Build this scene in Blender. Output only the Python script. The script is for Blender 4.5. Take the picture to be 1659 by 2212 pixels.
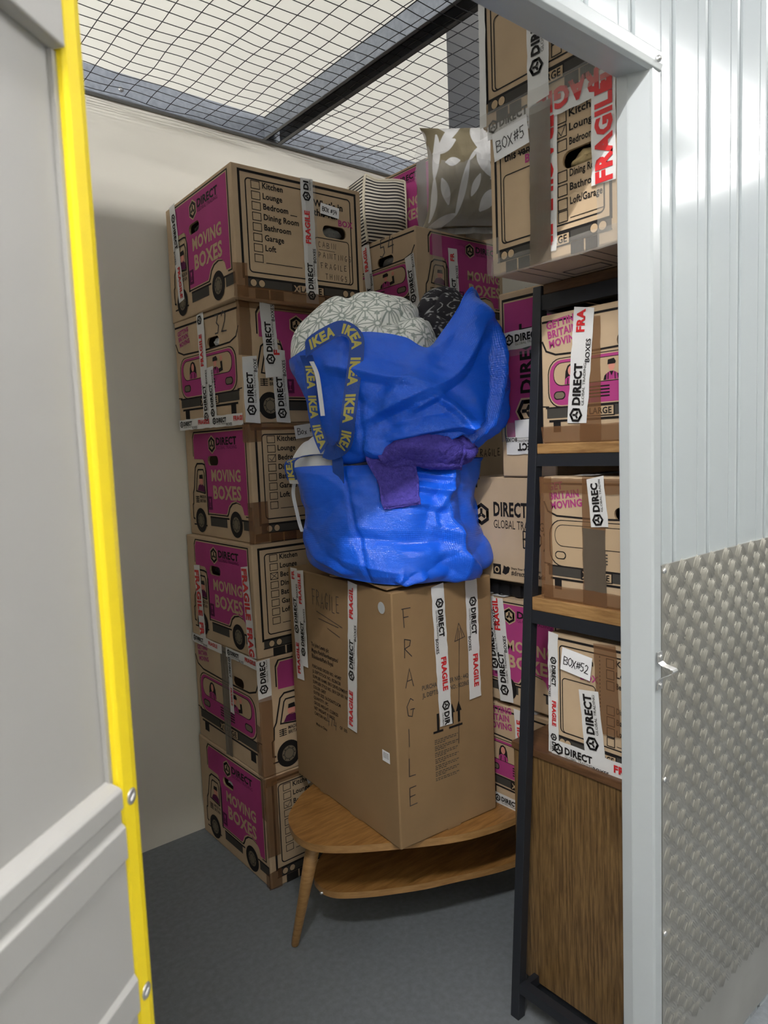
import bpy, bmesh, math, random
from math import sin, cos, pi, radians
from mathutils import Vector, Matrix, noise
from mathutils.geometry import tessellate_polygon
random.seed(7)
for o in list(bpy.data.objects): bpy.data.objects.remove(o)
SC = bpy.context.scene
COL = SC.collection

# ------------------------------------------------------------------ camera
YAW, PITCH, ROLL = radians(50.7), radians(5.345), radians(-2.262)
fw = Vector((cos(YAW)*cos(PITCH), sin(YAW)*cos(PITCH), -sin(PITCH)))
rt = Vector((sin(YAW), -cos(YAW), 0)); up = rt.cross(fw)
r2 = cos(ROLL)*rt + sin(ROLL)*up; u2 = -sin(ROLL)*rt + cos(ROLL)*up
cd = bpy.data.cameras.new('camera'); cam = bpy.data.objects.new('camera', cd); COL.objects.link(cam)
cd.sensor_fit = 'HORIZONTAL'; cd.sensor_width = 36.0; cd.lens = 36.0*1516/1659; cd.clip_start = 0.02
cd.dof.use_dof = True; cd.dof.focus_distance = 2.25; cd.dof.aperture_fstop = 9.5
cam.matrix_world = Matrix(((r2.x, u2.x, -fw.x, 0), (r2.y, u2.y, -fw.y, 0), (r2.z, u2.z, -fw.z, 1.5), (0, 0, 0, 1)))
SC.camera = cam
# ------------------------------------------------------------------ light
w = bpy.data.worlds.new('world'); SC.world = w; w.use_nodes = True
w.node_tree.nodes['Background'].inputs[0].default_value = (0.80, 0.86, 1.0, 1)
w.node_tree.nodes['Background'].inputs[1].default_value = 0.15
LAMPC = (1.0, 0.985, 0.96)
TUBE_STRENGTH = 230.0
LAMPS = [((-.60, -.05, 3.05), 1.3, 'x', 1.0, 'tube light fitting over the open doorway'), ((3.15, -.22, 3.05), 1.8, 'x', .36, 'tube light fitting over the ribbed corridor wall'),
         ((4.35, -.62, 3.05), .7, 'y', .5, 'tube light fitting across the far corridor end'), ((-2.9, -.20, 3.05), 1.3, 'x', .9, 'tube light fitting behind the open door')]
SC.view_settings.view_transform = 'Standard'; SC.view_settings.look = 'None'
SC.view_settings.exposure = 1.5; SC.view_settings.gamma = 1.0; SC.view_settings.use_curve_mapping = False

# ------------------------------------------------------------------ materials
def mat(name, col, rough=0.6, metal=0.0, var=0.0, vscale=8.0, bump=0.0, bscale=60.0, stretch=(1, 1, 1), alpha=1.0, spec=0.5, coat=0.0, dark=None):
    m = bpy.data.materials.new(name); m.use_nodes = True
    nt = m.node_tree; b = nt.nodes['Principled BSDF']
    b.inputs['Base Color'].default_value = (*col, 1); b.inputs['Roughness'].default_value = rough
    b.inputs['Metallic'].default_value = metal; b.inputs['Alpha'].default_value = alpha
    b.inputs['Specular IOR Level'].default_value = spec; b.inputs['Coat Weight'].default_value = coat
    tc = nt.nodes.new('ShaderNodeTexCoord'); mp = nt.nodes.new('ShaderNodeMapping'); mp.inputs['Scale'].default_value = stretch
    nt.links.new(tc.outputs['Object'], mp.inputs['Vector'])
    if var > 0:
        n = nt.nodes.new('ShaderNodeTexNoise'); n.inputs['Scale'].default_value = vscale; n.inputs['Detail'].default_value = 5
        nt.links.new(mp.outputs[0], n.inputs['Vector'])
        r = nt.nodes.new('ShaderNodeValToRGB')
        d = dark if dark else tuple(c*(1-var) for c in col); l = tuple(min(1, c*(1+var)) for c in col)
        r.color_ramp.elements[0].position = 0.3; r.color_ramp.elements[1].position = 0.7
        r.color_ramp.elements[0].color = (*d, 1); r.color_ramp.elements[1].color = (*l, 1)
        nt.links.new(n.outputs['Fac'], r.inputs[0]); nt.links.new(r.outputs[0], b.inputs['Base Color'])
    if bump > 0:
        n2 = nt.nodes.new('ShaderNodeTexNoise'); n2.inputs['Scale'].default_value = bscale; n2.inputs['Detail'].default_value = 4
        nt.links.new(mp.outputs[0], n2.inputs['Vector'])
        bp = nt.nodes.new('ShaderNodeBump'); bp.inputs['Strength'].default_value = bump; bp.inputs['Distance'].default_value = 0.004
        nt.links.new(n2.outputs['Fac'], bp.inputs['Height']); nt.links.new(bp.outputs[0], b.inputs['Normal'])
    return m

def wood_mat(name, c1, c2, rough, stretch, scale=6.0):
    m = bpy.data.materials.new(name); m.use_nodes = True; nt = m.node_tree; b = nt.nodes['Principled BSDF']
    tc = nt.nodes.new('ShaderNodeTexCoord'); mp = nt.nodes.new('ShaderNodeMapping'); mp.inputs['Scale'].default_value = stretch
    nt.links.new(tc.outputs['Object'], mp.inputs['Vector'])
    n = nt.nodes.new('ShaderNodeTexNoise'); n.inputs['Scale'].default_value = scale; n.inputs['Detail'].default_value = 8; n.inputs['Roughness'].default_value = 0.62; n.inputs['Distortion'].default_value = 0.35
    nt.links.new(mp.outputs[0], n.inputs['Vector'])
    r = nt.nodes.new('ShaderNodeValToRGB'); r.color_ramp.elements[0].position = 0.36; r.color_ramp.elements[1].position = 0.62
    r.color_ramp.elements[0].color = (*c1, 1); r.color_ramp.elements[1].color = (*c2, 1)
    nt.links.new(n.outputs['Fac'], r.inputs[0]); nt.links.new(r.outputs[0], b.inputs['Base Color'])
    b.inputs['Roughness'].default_value = rough
    bp = nt.nodes.new('ShaderNodeBump'); bp.inputs['Strength'].default_value = 0.15; bp.inputs['Distance'].default_value = 0.002
    nt.links.new(n.outputs['Fac'], bp.inputs['Height']); nt.links.new(bp.outputs[0], b.inputs['Normal'])
    return m

def mask_mat(name, ca, cb, edge=0.0, soft=0.002, rough=0.85, bump=0.15, bscale=160):
    # cloth whose printed pattern is stored with the cloth as a per-point distance attribute
    m = mat(name, ca, rough, bump=bump, bscale=bscale, spec=0.2)
    nt = m.node_tree; b = nt.nodes['Principled BSDF']
    at = nt.nodes.new('ShaderNodeAttribute'); at.attribute_name = 'pattern'
    mr = nt.nodes.new('ShaderNodeMapRange'); mr.inputs[1].default_value = edge-soft; mr.inputs[2].default_value = edge+soft
    mx = nt.nodes.new('ShaderNodeMix'); mx.data_type = 'RGBA'
    mx.inputs[6].default_value = (*cb, 1); mx.inputs[7].default_value = (*ca, 1)
    nt.links.new(at.outputs['Fac'], mr.inputs[0]); nt.links.new(mr.outputs[0], mx.inputs[0]); nt.links.new(mx.outputs[2], b.inputs['Base Color'])
    return m

KRAFT = mat('kraft_card', (0.475, 0.352, 0.23), 0.82, var=0.07, vscale=7, bump=0.08, bscale=90, spec=0.2)
KRAFT2 = mat('kraft_card_brown', (0.265, 0.168, 0.085), 0.8, var=0.07, vscale=6, bump=0.10, bscale=40, spec=0.22)
KRAFTD = mat('card_cut_edge', (0.30, 0.20, 0.11), 0.9)
PRINTK = mat('kraft_print', (0.46, 0.335, 0.21), 0.82, spec=0.2)
INK = mat('black_ink', (0.012, 0.010, 0.010), 0.7, spec=0.2)
INKG = mat('grey_ink', (0.055, 0.050, 0.044), 0.75, spec=0.2)
HUB = mat('hub_ink', (0.16, 0.13, 0.09), 0.75, spec=0.2)
PINK = mat('pink_ink', (0.37, 0.048, 0.185), 0.75, var=0.05, vscale=10, spec=0.2)
PINKD = mat('dark_pink_ink', (0.10, 0.012, 0.06), 0.75, spec=0.2)
SKIN = mat('skin_ink', (0.62, 0.26, 0.20), 0.75, spec=0.2)
RED = mat('red_ink', (0.55, 0.018, 0.022), 0.5)
TAPE = mat('white_tape', (0.72, 0.72, 0.72), 0.34, alpha=0.9, bump=0.35, bscale=45, spec=0.5)
CLEAR = mat('clear_tape', (0.60, 0.57, 0.52), 0.16, alpha=0.22, bump=0.5, bscale=40)
BROWN = mat('brown_tape', (0.20, 0.095, 0.040), 0.25, alpha=0.62, bump=0.35, bscale=35)
GREYT = mat('grey_tape', (0.125, 0.100, 0.075), 0.15, alpha=0.84, bump=0.9, bscale=38, stretch=(1, 1, .25))
PAPER = mat('paper', (0.80, 0.80, 0.82), 0.7)
PEN = mat('pen_ink', (0.02, 0.018, 0.022), 0.5)
CREAM = mat('cream_wall', (0.66, 0.63, 0.555), 0.55, var=0.02, vscale=3, bump=0.02, bscale=300)
CREAM2 = mat('cream_panel', (0.57, 0.56, 0.51), 0.5)
CEILM = mat('roof_sheet', (0.52, 0.51, 0.49), 0.6)
FLOORM = mat('grey_floor', (0.155, 0.170, 0.186), 0.6, var=0.13, vscale=55, bump=0.12, bscale=160)
WHITE = mat('white_steel', (0.40, 0.435, 0.45), 0.14, spec=0.16)
TRIMW = mat('white_trim', (0.42, 0.45, 0.465), 0.3, spec=0.5)
DOORG = mat('grey_door', (0.365, 0.358, 0.347), 0.38, bump=0.02, bscale=200)
YELLOW = mat('yellow_paint', (0.86, 0.66, 0.012), 0.38)
GALV_AND_LIT = mat('galvanised_and_lit_web', (0.21, 0.23, 0.265), 0.5, metal=0.25, var=0.14, vscale=60)
STEELD = mat('steel_beam', (0.17, 0.18, 0.20), 0.5, metal=0.3, var=0.1, vscale=20)
WIRE = mat('wire', (0.045, 0.045, 0.05), 0.5, metal=0.6)
CHECK = mat('checker_metal', (0.55, 0.53, 0.485), 0.40, metal=0.92, var=0.10, vscale=5)
ZINC = mat('zinc', (0.68, 0.68, 0.68), 0.3, metal=0.9)
BLACKM = mat('black_metal', (0.014, 0.016, 0.021), 0.42, bump=0.03, bscale=300)
BLACKP = mat('black_plastic', (0.010, 0.010, 0.012), 0.4, bump=0.2, bscale=30)
OAK = wood_mat('oak_table', (0.19, 0.083, 0.020), (0.33, 0.165, 0.050), 0.36, (2.2, 14, 14), 5)
OAKE = wood_mat('oak_edge', (0.26, 0.135, 0.045), (0.37, 0.205, 0.075), 0.42, (3, 3, 16), 6)
TEAKV = wood_mat('teak_side', (0.075, 0.040, 0.014), (0.20, 0.118, 0.044), 0.42, (1, 20, 1.0), 9)
TEAKT = wood_mat('teak_top', (0.065, 0.030, 0.013), (0.13, 0.064, 0.028), 0.4, (14, 2.5, 14), 5)
SHELFW = wood_mat('shelf_board', (0.20, 0.100, 0.032), (0.38, 0.215, 0.082), 0.5, (9, 1.6, 16), 6)
TOWEL = mat('towel_purple', (0.085, 0.068, 0.38), 0.95, var=0.18, vscale=120, bump=1.0, bscale=220, spec=0.1)
COTTON = mat('white_cotton', (0.82, 0.83, 0.86), 0.85, bump=0.1, bscale=30, spec=0.2)
FLUFF = mat('grey_wadding', (0.20, 0.20, 0.19), 0.9, bump=0.8, bscale=90)
STAR = mask_mat('star_cotton', (0.84, 0.86, 0.84), (0.33, 0.38, 0.36), 0.0, 0.0009)
PAISLEY = mask_mat('dark_paisley', (0.030, 0.029, 0.036), (0.36, 0.36, 0.37), 0.0, 0.0008)
LEAF = mask_mat('leaf_cotton', (0.245, 0.205, 0.130), (0.74, 0.73, 0.72), 0.0, 0.0012)
STRIPE = mask_mat('ticking', (0.66, 0.61, 0.52), (0.035, 0.033, 0.036), 0.0, 0.0006)
PIPING = mat('cream_piping', (0.66, 0.60, 0.47), 0.85)
YELP = mat('yellow_letters', (0.50, 0.43, 0.10), 0.6)
WEBB = mat('blue_webbing', (0.010, 0.060, 0.34), 0.6, bump=0.3, bscale=300)

def bag_mat():
    m = mat('blue_woven_plastic', (0.011, 0.125, 0.84), 0.22, spec=0.5)
    nt = m.node_tree; b = nt.nodes['Principled BSDF']
    at = nt.nodes.new('ShaderNodeUVMap')
    sep = nt.nodes.new('ShaderNodeSeparateXYZ'); nt.links.new(at.outputs[0], sep.inputs[0])
    def m2(op, a, bb=None):
        n = nt.nodes.new('ShaderNodeMath'); n.operation = op
        for i, q in enumerate((a, bb)):
            if q is None: continue
            if isinstance(q, (int, float)): n.inputs[i].default_value = q
            else: nt.links.new(q, n.inputs[i])
        return n.outputs[0]
    k = 2*pi/0.0062
    su = m2('SINE', m2('MULTIPLY', m2('ADD', sep.outputs[0], sep.outputs[1]), k))
    sv = m2('SINE', m2('MULTIPLY', m2('SUBTRACT', sep.outputs[0], sep.outputs[1]), k))
    h = m2('MULTIPLY', su, sv)
    bp = nt.nodes.new('ShaderNodeBump'); bp.inputs['Strength'].default_value = 0.34; bp.inputs['Distance'].default_value = 0.0012
    nt.links.new(h, bp.inputs['Height'])
    ns = nt.nodes.new('ShaderNodeTexNoise'); ns.inputs['Scale'].default_value = 26; ns.inputs['Detail'].default_value = 3; ns.inputs['Distortion'].default_value = 1.2
    tc = nt.nodes.new('ShaderNodeTexCoord'); nt.links.new(tc.outputs['Object'], ns.inputs['Vector'])
    b2 = nt.nodes.new('ShaderNodeBump'); b2.inputs['Strength'].default_value = 0.35; b2.inputs['Distance'].default_value = 0.006
    nt.links.new(ns.outputs['Fac'], b2.inputs['Height']); nt.links.new(b2.outputs[0], bp.inputs['Normal'])
    nt.links.new(bp.outputs[0], b.inputs['Normal'])
    return m
BAG = bag_mat()
def film_mat():
    m = mat('clear_film', (0.9, 0.9, 0.92), 0.08, alpha=0.16, bump=0.6, bscale=14)
    return m
FILM = film_mat()

# ------------------------------------------------------------------ mesh helpers
class MB:
    def __init__(s): s.v = []; s.f = []; s.m = []; s.mats = []; s.sm = []
    def mi(s, m):
        if m not in s.mats: s.mats.append(m)
        return s.mats.index(m)
    def add(s, vs, fs, m, smooth=False):
        b = len(s.v); i = s.mi(m)
        s.v += [tuple(q) for q in vs]
        for f in fs: s.f.append(tuple(b+k for k in f)); s.m.append(i); s.sm.append(smooth)
        return b
    def hexa(s, c, m):    # 8 corners: bottom 0-3 ccw, top 4-7
        s.add(c, [(3, 2, 1, 0), (4, 5, 6, 7), (0, 1, 5, 4), (1, 2, 6, 5), (2, 3, 7, 6), (3, 0, 4, 7)], m)
    def box(s, x0, y0, z0, x1, y1, z1, m):
        s.hexa([(x0, y0, z0), (x1, y0, z0), (x1, y1, z0), (x0, y1, z0), (x0, y0, z1), (x1, y0, z1), (x1, y1, z1), (x0, y1, z1)], m)
    def tube(s, pts, r, m, n=8, cap=True, smooth=True):
        P = [Vector(p) for p in pts]; R = r if isinstance(r, (list, tuple)) else [r]*len(P)
        vs = []; ref = None
        for i, p in enumerate(P):
            d = (P[min(i+1, len(P)-1)]-P[max(i-1, 0)]).normalized()
            if ref is None: ref = d.orthogonal().normalized()
            a = (ref - d*ref.dot(d)).normalized(); ref = a; b = d.cross(a)
            for k in range(n):
                t = 2*pi*k/n; vs.append(p + R[i]*(cos(t)*a+sin(t)*b))
        fs = [(i*n+k, i*n+(k+1) % n, (i+1)*n+(k+1) % n, (i+1)*n+k) for i in range(len(P)-1) for k in range(n)]
        if cap: fs += [tuple(range(n-1, -1, -1)), tuple((len(P)-1)*n+k for k in range(n))]
        s.add(vs, fs, m, smooth)
    def prism(s, poly, z0, z1, mt, ms=None):     # polygon in plan extruded in z
        n = len(poly); ms = ms or mt
        s.add([(x, y, z1) for x, y in poly], [tuple(range(n))], mt)
        s.add([(x, y, z0) for x, y in poly], [tuple(range(n-1, -1, -1))], mt)
        s.add([(x, y, z) for z in (z0, z1) for x, y in poly], [(i, (i+1) % n, n+(i+1) % n, n+i) for i in range(n)], ms)
    def sweep(s, prof, A, B, m, close=True, smooth=False):   # profile of 3D points at two ends
        n = len(prof)
        vs = [Vector(p)+Vector(A) for p in prof]+[Vector(p)+Vector(B) for p in prof]
        rng = n if close else n-1
        fs = [(i, (i+1) % n, n+(i+1) % n, n+i) for i in range(rng)]
        if close: fs += [tuple(range(n-1, -1, -1)), tuple(range(n, 2*n))]
        s.add(vs, fs, m, smooth)
    def build(s, name, parent=None, origin=None):
        me = bpy.data.meshes.new(name)
        o0 = Vector(origin) if origin is not None else Vector((0, 0, 0))
        me.from_pydata([tuple(Vector(q)-o0) for q in s.v], [], s.f)
        for m in s.mats: me.materials.append(m)
        me.polygons.foreach_set('material_index', s.m); me.polygons.foreach_set('use_smooth', s.sm)
        me.update()
        o = bpy.data.objects.new(name, me); COL.objects.link(o); o.location = o0
        if parent is not None:
            o.parent = parent; q = parent; off = Vector((0, 0, 0))
            while q is not None: off += Vector(q.location); q = q.parent
            o.location = o0 - off
        return o
def tag(o, label, cat, group=None, kind=None):
    o['label'] = label; o['category'] = cat
    if group: o['group'] = group
    if kind: o['kind'] = kind
    return o
def struct(o): o['kind'] = 'structure'; return o
def thing(name, loc, label, cat, group=None):
    o = bpy.data.objects.new(name, None); COL.objects.link(o); o.location = loc; o.empty_display_size = 0.05
    return tag(o, label, cat, group)
def bevel(o, wd=0.003, seg=2):
    b = o.modifiers.new('bevel', 'BEVEL'); b.width = wd; b.segments = seg; b.limit_method = 'ANGLE'; b.angle_limit = radians(40)
    return o

# ------------------------------------------------------------------ lettering
_tc = {}
def glyphs(body, bold=0.0):
    k = (body, bold)
    if k in _tc: return _tc[k]
    c = bpy.data.curves.new('lettering', 'FONT'); c.body = body; c.size = 1.0; c.offset = bold; c.resolution_u = 2; c.fill_mode = 'FRONT'
    c.space_character = 1.0 + bold*1.6
    o = bpy.data.objects.new('lettering', c)
    me = o.to_mesh()
    vs = [(q.co.x, q.co.y) for q in me.vertices]; fs = [tuple(p.vertices) for p in me.polygons]
    o.to_mesh_clear(); bpy.data.objects.remove(o); bpy.data.curves.remove(c)
    if not vs: vs = [(0, 0)]
    x0 = min(q[0] for q in vs); x1 = max(q[0] for q in vs)
    cap = 0.73
    vs = [((x-x0)/cap, y/cap) for x, y in vs]
    _tc[k] = (vs, fs, (x1-x0)/cap)
    return _tc[k]
# a small pen alphabet for handwriting: strokes on a 1 x 1.4 grid (height 1)
HW = {'B': [[(0, 0), (0, 1)], [(0, 1), (.45, .9), (.45, .65), (0, .52), (.5, .4), (.5, .1), (0, 0)]], 'O': [[(.3, 1), (.05, .7), (.05, .25), (.3, 0), (.55, .3), (.55, .7), (.3, 1)]],
 'o': [[(.25, .55), (.05, .35), (.1, .08), (.28, 0), (.42, .2), (.4, .45), (.25, .55)]], 'x': [[(0, .5), (.38, 0)], [(.38, .52), (.02, -.05)]], 'X': [[(0, 1), (.5, 0)], [(.5, 1), (0, 0)]],
 '#': [[(.2, .9), (.12, .05)], [(.45, .95), (.38, .1)], [(0, .6), (.6, .68)], [(0, .32), (.58, .38)]],
 '0': [[(.3, 1), (.05, .7), (.05, .25), (.3, 0), (.5, .3), (.5, .7), (.3, 1)]], '1': [[(.2, 1), (.2, 0)]], '2': [[(.02, .8), (.2, 1), (.42, .85), (.35, .5), (0, .03), (.5, 0)]],
 '3': [[(.05, .95), (.4, .95), (.2, .58), (.42, .4), (.3, .05), (0, .05)]], '4': [[(.2, 1), (0, .4), (.5, .42)], [(.4, .85), (.36, -.05)]], '5': [[(.48, 1), (.1, .98), (.06, .55), (.35, .55), (.42, .2), (.2, 0), (0, .08)]],
 '6': [[(.4, 1), (.08, .5), (.1, .1), (.3, 0), (.45, .2), (.3, .45), (.1, .3)]], '7': [[(0, .95), (.45, .98), (.15, 0)]], '9': [[(.42, .75), (.2, .6), (.05, .75), (.2, 1), (.42, .85), (.36, 0)]],
 'F': [[(0, 1), (.04, 0)], [(-.1, 1), (.5, 1.0)], [(0, .55), (.35, .55)]], 'R': [[(0, 0), (.03, 1), (.42, .88), (.36, .6), (.02, .5), (.48, 0)]], 'A': [[(0, 0), (.28, 1), (.52, 0)], [(.1, .35), (.45, .38)]],
 'G': [[(.48, .85), (.28, 1), (.03, .6), (.1, .1), (.35, 0), (.45, .4), (.25, .4)], [(.45, .4), (.55, .38)]], 'I': [[(.1, 1), (.1, 0)]], 'L': [[(.05, 1), (.02, .02), (.45, 0)]],
 'E': [[(.45, 1), (.02, .98), (0, 0), (.5, .02)], [(0, .5), (.38, .52)]], 'C': [[(.48, .88), (.2, .98), (.02, .5), (.18, .03), (.48, .1)]], 'N': [[(0, 0), (.03, 1), (.45, 0), (.5, 1)]],
 'P': [[(0, 0), (.03, 1), (.42, .85), (.36, .5), (.02, .45)]], 'T': [[(-.05, 1), (.5, 1)], [(.22, 1), (.22, 0)]], 'S': [[(.45, .9), (.15, 1), (.05, .75), (.4, .4), (.35, .05), (0, .05)]],
 'H': [[(0, 1), (.02, 0)], [(.45, 1), (.45, 0)], [(0, .5), (.45, .52)]], 'D': [[(0, 0), (.02, 1), (.4, .8), (.42, .25), (0, 0)]], ' ': []}
def pen_strokes(s, sp=0.72, sx=1.0):
    out = []; x = 0
    for i, ch in enumerate(s):
        dy = 0.06*sin(i*2.3)
        for st in HW.get(ch, []): out.append([(px*sx+x, py+dy) for px, py in st])
        x += sp if ch not in 'I1 ' else sp*.6
    return out, x

class Face:
    """flat drawing surface: corner BL, unit directions U,V, size W,H; u,v are 0..1"""
    def __init__(s, BL, BR, TL):
        s.BL = Vector(BL); s.U = Vector(BR)-s.BL; s.V = Vector(TL)-s.BL; s.W = s.U.length; s.H = s.V.length
        s.eu = s.U.normalized(); s.ev = s.V.normalized(); s.n = s.eu.cross(s.ev).normalized()
    def p(s, x, y, lay=0): return s.BL + s.eu*x + s.ev*y + s.n*(0.0006+0.0004*lay)   # metres
class Art:
    def __init__(s, mb, face, base=0): s.mb = mb; s.F = face; s.base = base; s.W = face.W; s.H = face.H; s.ou = 0.0; s.su = 1.0
    def X(s, u): return (s.ou+s.su*u)*s.W
    def P(s, u, v, lay): return s.F.p(s.X(u), v*s.H, s.base+lay)
    def poly(s, pts, m, lay=0, hole=None):
        L = [Vector((s.X(u), v*s.H, 0)) for u, v in pts]
        loops = [L]
        if hole: loops.append([Vector((s.X(u), v*s.H, 0)) for u, v in hole])
        tris = tessellate_polygon(loops); flat = [q for l in loops for q in l]
        vs = [s.F.p(q.x, q.y, s.base+lay) for q in flat]
        out = []
        for t in tris:
            a, b, c = (flat[i] for i in t)
            out.append(tuple(t) if (b-a).cross(c-a).z > 0 else (t[0], t[2], t[1]))
        s.mb.add(vs, out, m)
    def rect(s, u0, v0, u1, v1, m, lay=0): s.poly([(u0, v0), (u1, v0), (u1, v1), (u0, v1)], m, lay)
    def line(s, pts, wd, m, lay=0, closed=False):   # wd in metres
        P = [Vector((s.X(u), v*s.H)) for u, v in pts]; n = len(P); vs = []
        for i in range(n):
            if closed: a, b = P[i-1], P[(i+1) % n]; pa, pb = (P[i]-a), (b-P[i])
            else: pa = P[i]-P[max(i-1, 0)]; pb = P[min(i+1, n-1)]-P[i]
            if pa.length < 1e-9: pa = pb
            if pb.length < 1e-9: pb = pa
            pa = pa.normalized(); pb = pb.normalized(); t = (pa+pb)
            t = t.normalized() if t.length > 1e-6 else pa
            nn = Vector((-t.y, t.x)); k = 1/max(0.45, nn.dot(Vector((-pa.y, pa.x))))
            for sg in (1, -1):
                q = P[i]+nn*(sg*wd/2*k); vs.append(s.F.p(q.x, q.y, s.base+lay))
        fs = [(2*i, 2*i+1, 2*((i+1) % n)+1, 2*((i+1) % n)) for i in range(n if closed else n-1)]
        s.mb.add(vs, fs, m)
    def disc(s, u, v, r, m, lay=0, n=28, ry=None):
        ry = ry or r
        s.mb.add([s.F.p(s.X(u)+r*cos(2*pi*k/n), v*s.H+ry*sin(2*pi*k/n), s.base+lay) for k in range(n)], [tuple(range(n))], m)
    def ring(s, u, v, r, wd, m, lay=0):
        n = 30; s.line([(u+r*cos(2*pi*k/n)/s.W, v+r*sin(2*pi*k/n)/s.H) for k in range(n)], wd, m, lay, True)
    def rrect(s, u0, v0, u1, v1, r, n=5):
        ru, rv = r/s.W, r/s.H; out = []
        for cu, cv, a0 in ((u1-ru, v0+rv, -pi/2), (u1-ru, v1-rv, 0), (u0+ru, v1-rv, pi/2), (u0+ru, v0+rv, pi)):
            for k in range(n+1): a = a0+pi/2*k/n; out.append((cu+ru*cos(a), cv+rv*sin(a)))
        return out
    def text(s, body, u, v, cap, m, lay=1, bold=0.0, sx=1.0, rot=0.0, shear=0.0, width=None):   # cap in metres; anchored left on baseline
        vs, fs, w0 = glyphs(body, bold)
        if width: sx = width/(w0*cap)
        c, sn = cos(rot), sin(rot); out = []
        for x, y in vs:
            X = x*cap*sx + y*cap*shear; Y = y*cap
            out.append(s.F.p(s.X(u) + X*c - Y*sn, v*s.H + X*sn + Y*c, s.base+lay))
        s.mb.add(out, fs, m)
    def pen(s, body, u, v, h, m=PEN, wd=0.0025, lay=1, sp=0.72, rot=0.0, vert=False, sx=1.0):
        if vert:
            for i, ch in enumerate(body): s.pen(ch, u, v-i*h*1.62/s.H, h, m, wd, lay)
            return
        st, _ = pen_strokes(body, sp, sx); c, sn = cos(rot), sin(rot)
        for l in st:
            s.line([(u+(x*h*c-y*h*sn)/s.W, v+(x*h*sn+y*h*c)/s.H) for x, y in l], wd, m, lay)
    def logo(s, u, v, r, m, lay=1, rot=0.0, back=None):      # hexagonal cube mark made of three bent arms
        def q(x, y): return (u+(x*cos(rot)-y*sin(rot))*r/s.W, v+(x*sin(rot)+y*cos(rot))*r/s.H)
        if back:
            s.poly([q(1.16*sin(k*pi/3), 1.16*cos(k*pi/3)) for k in range(6)][::-1], back, lay-1)
        W = 0.30*r
        for k in range(3):
            a = -k*2*pi/3
            def g(x, y): return q(x*cos(a)-y*sin(a), x*sin(a)+y*cos(a))
            s.line([g(-.58, .46), g(0, .82), g(.71, .41), g(.71, -.22)], W, m, lay)
            s.line([g(.0, .0), g(0, .50)] if k == 0 else [g(.0, .07), g(0, .50)], W*.9, m, lay+.3)
    def clipm(s): pass

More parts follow.
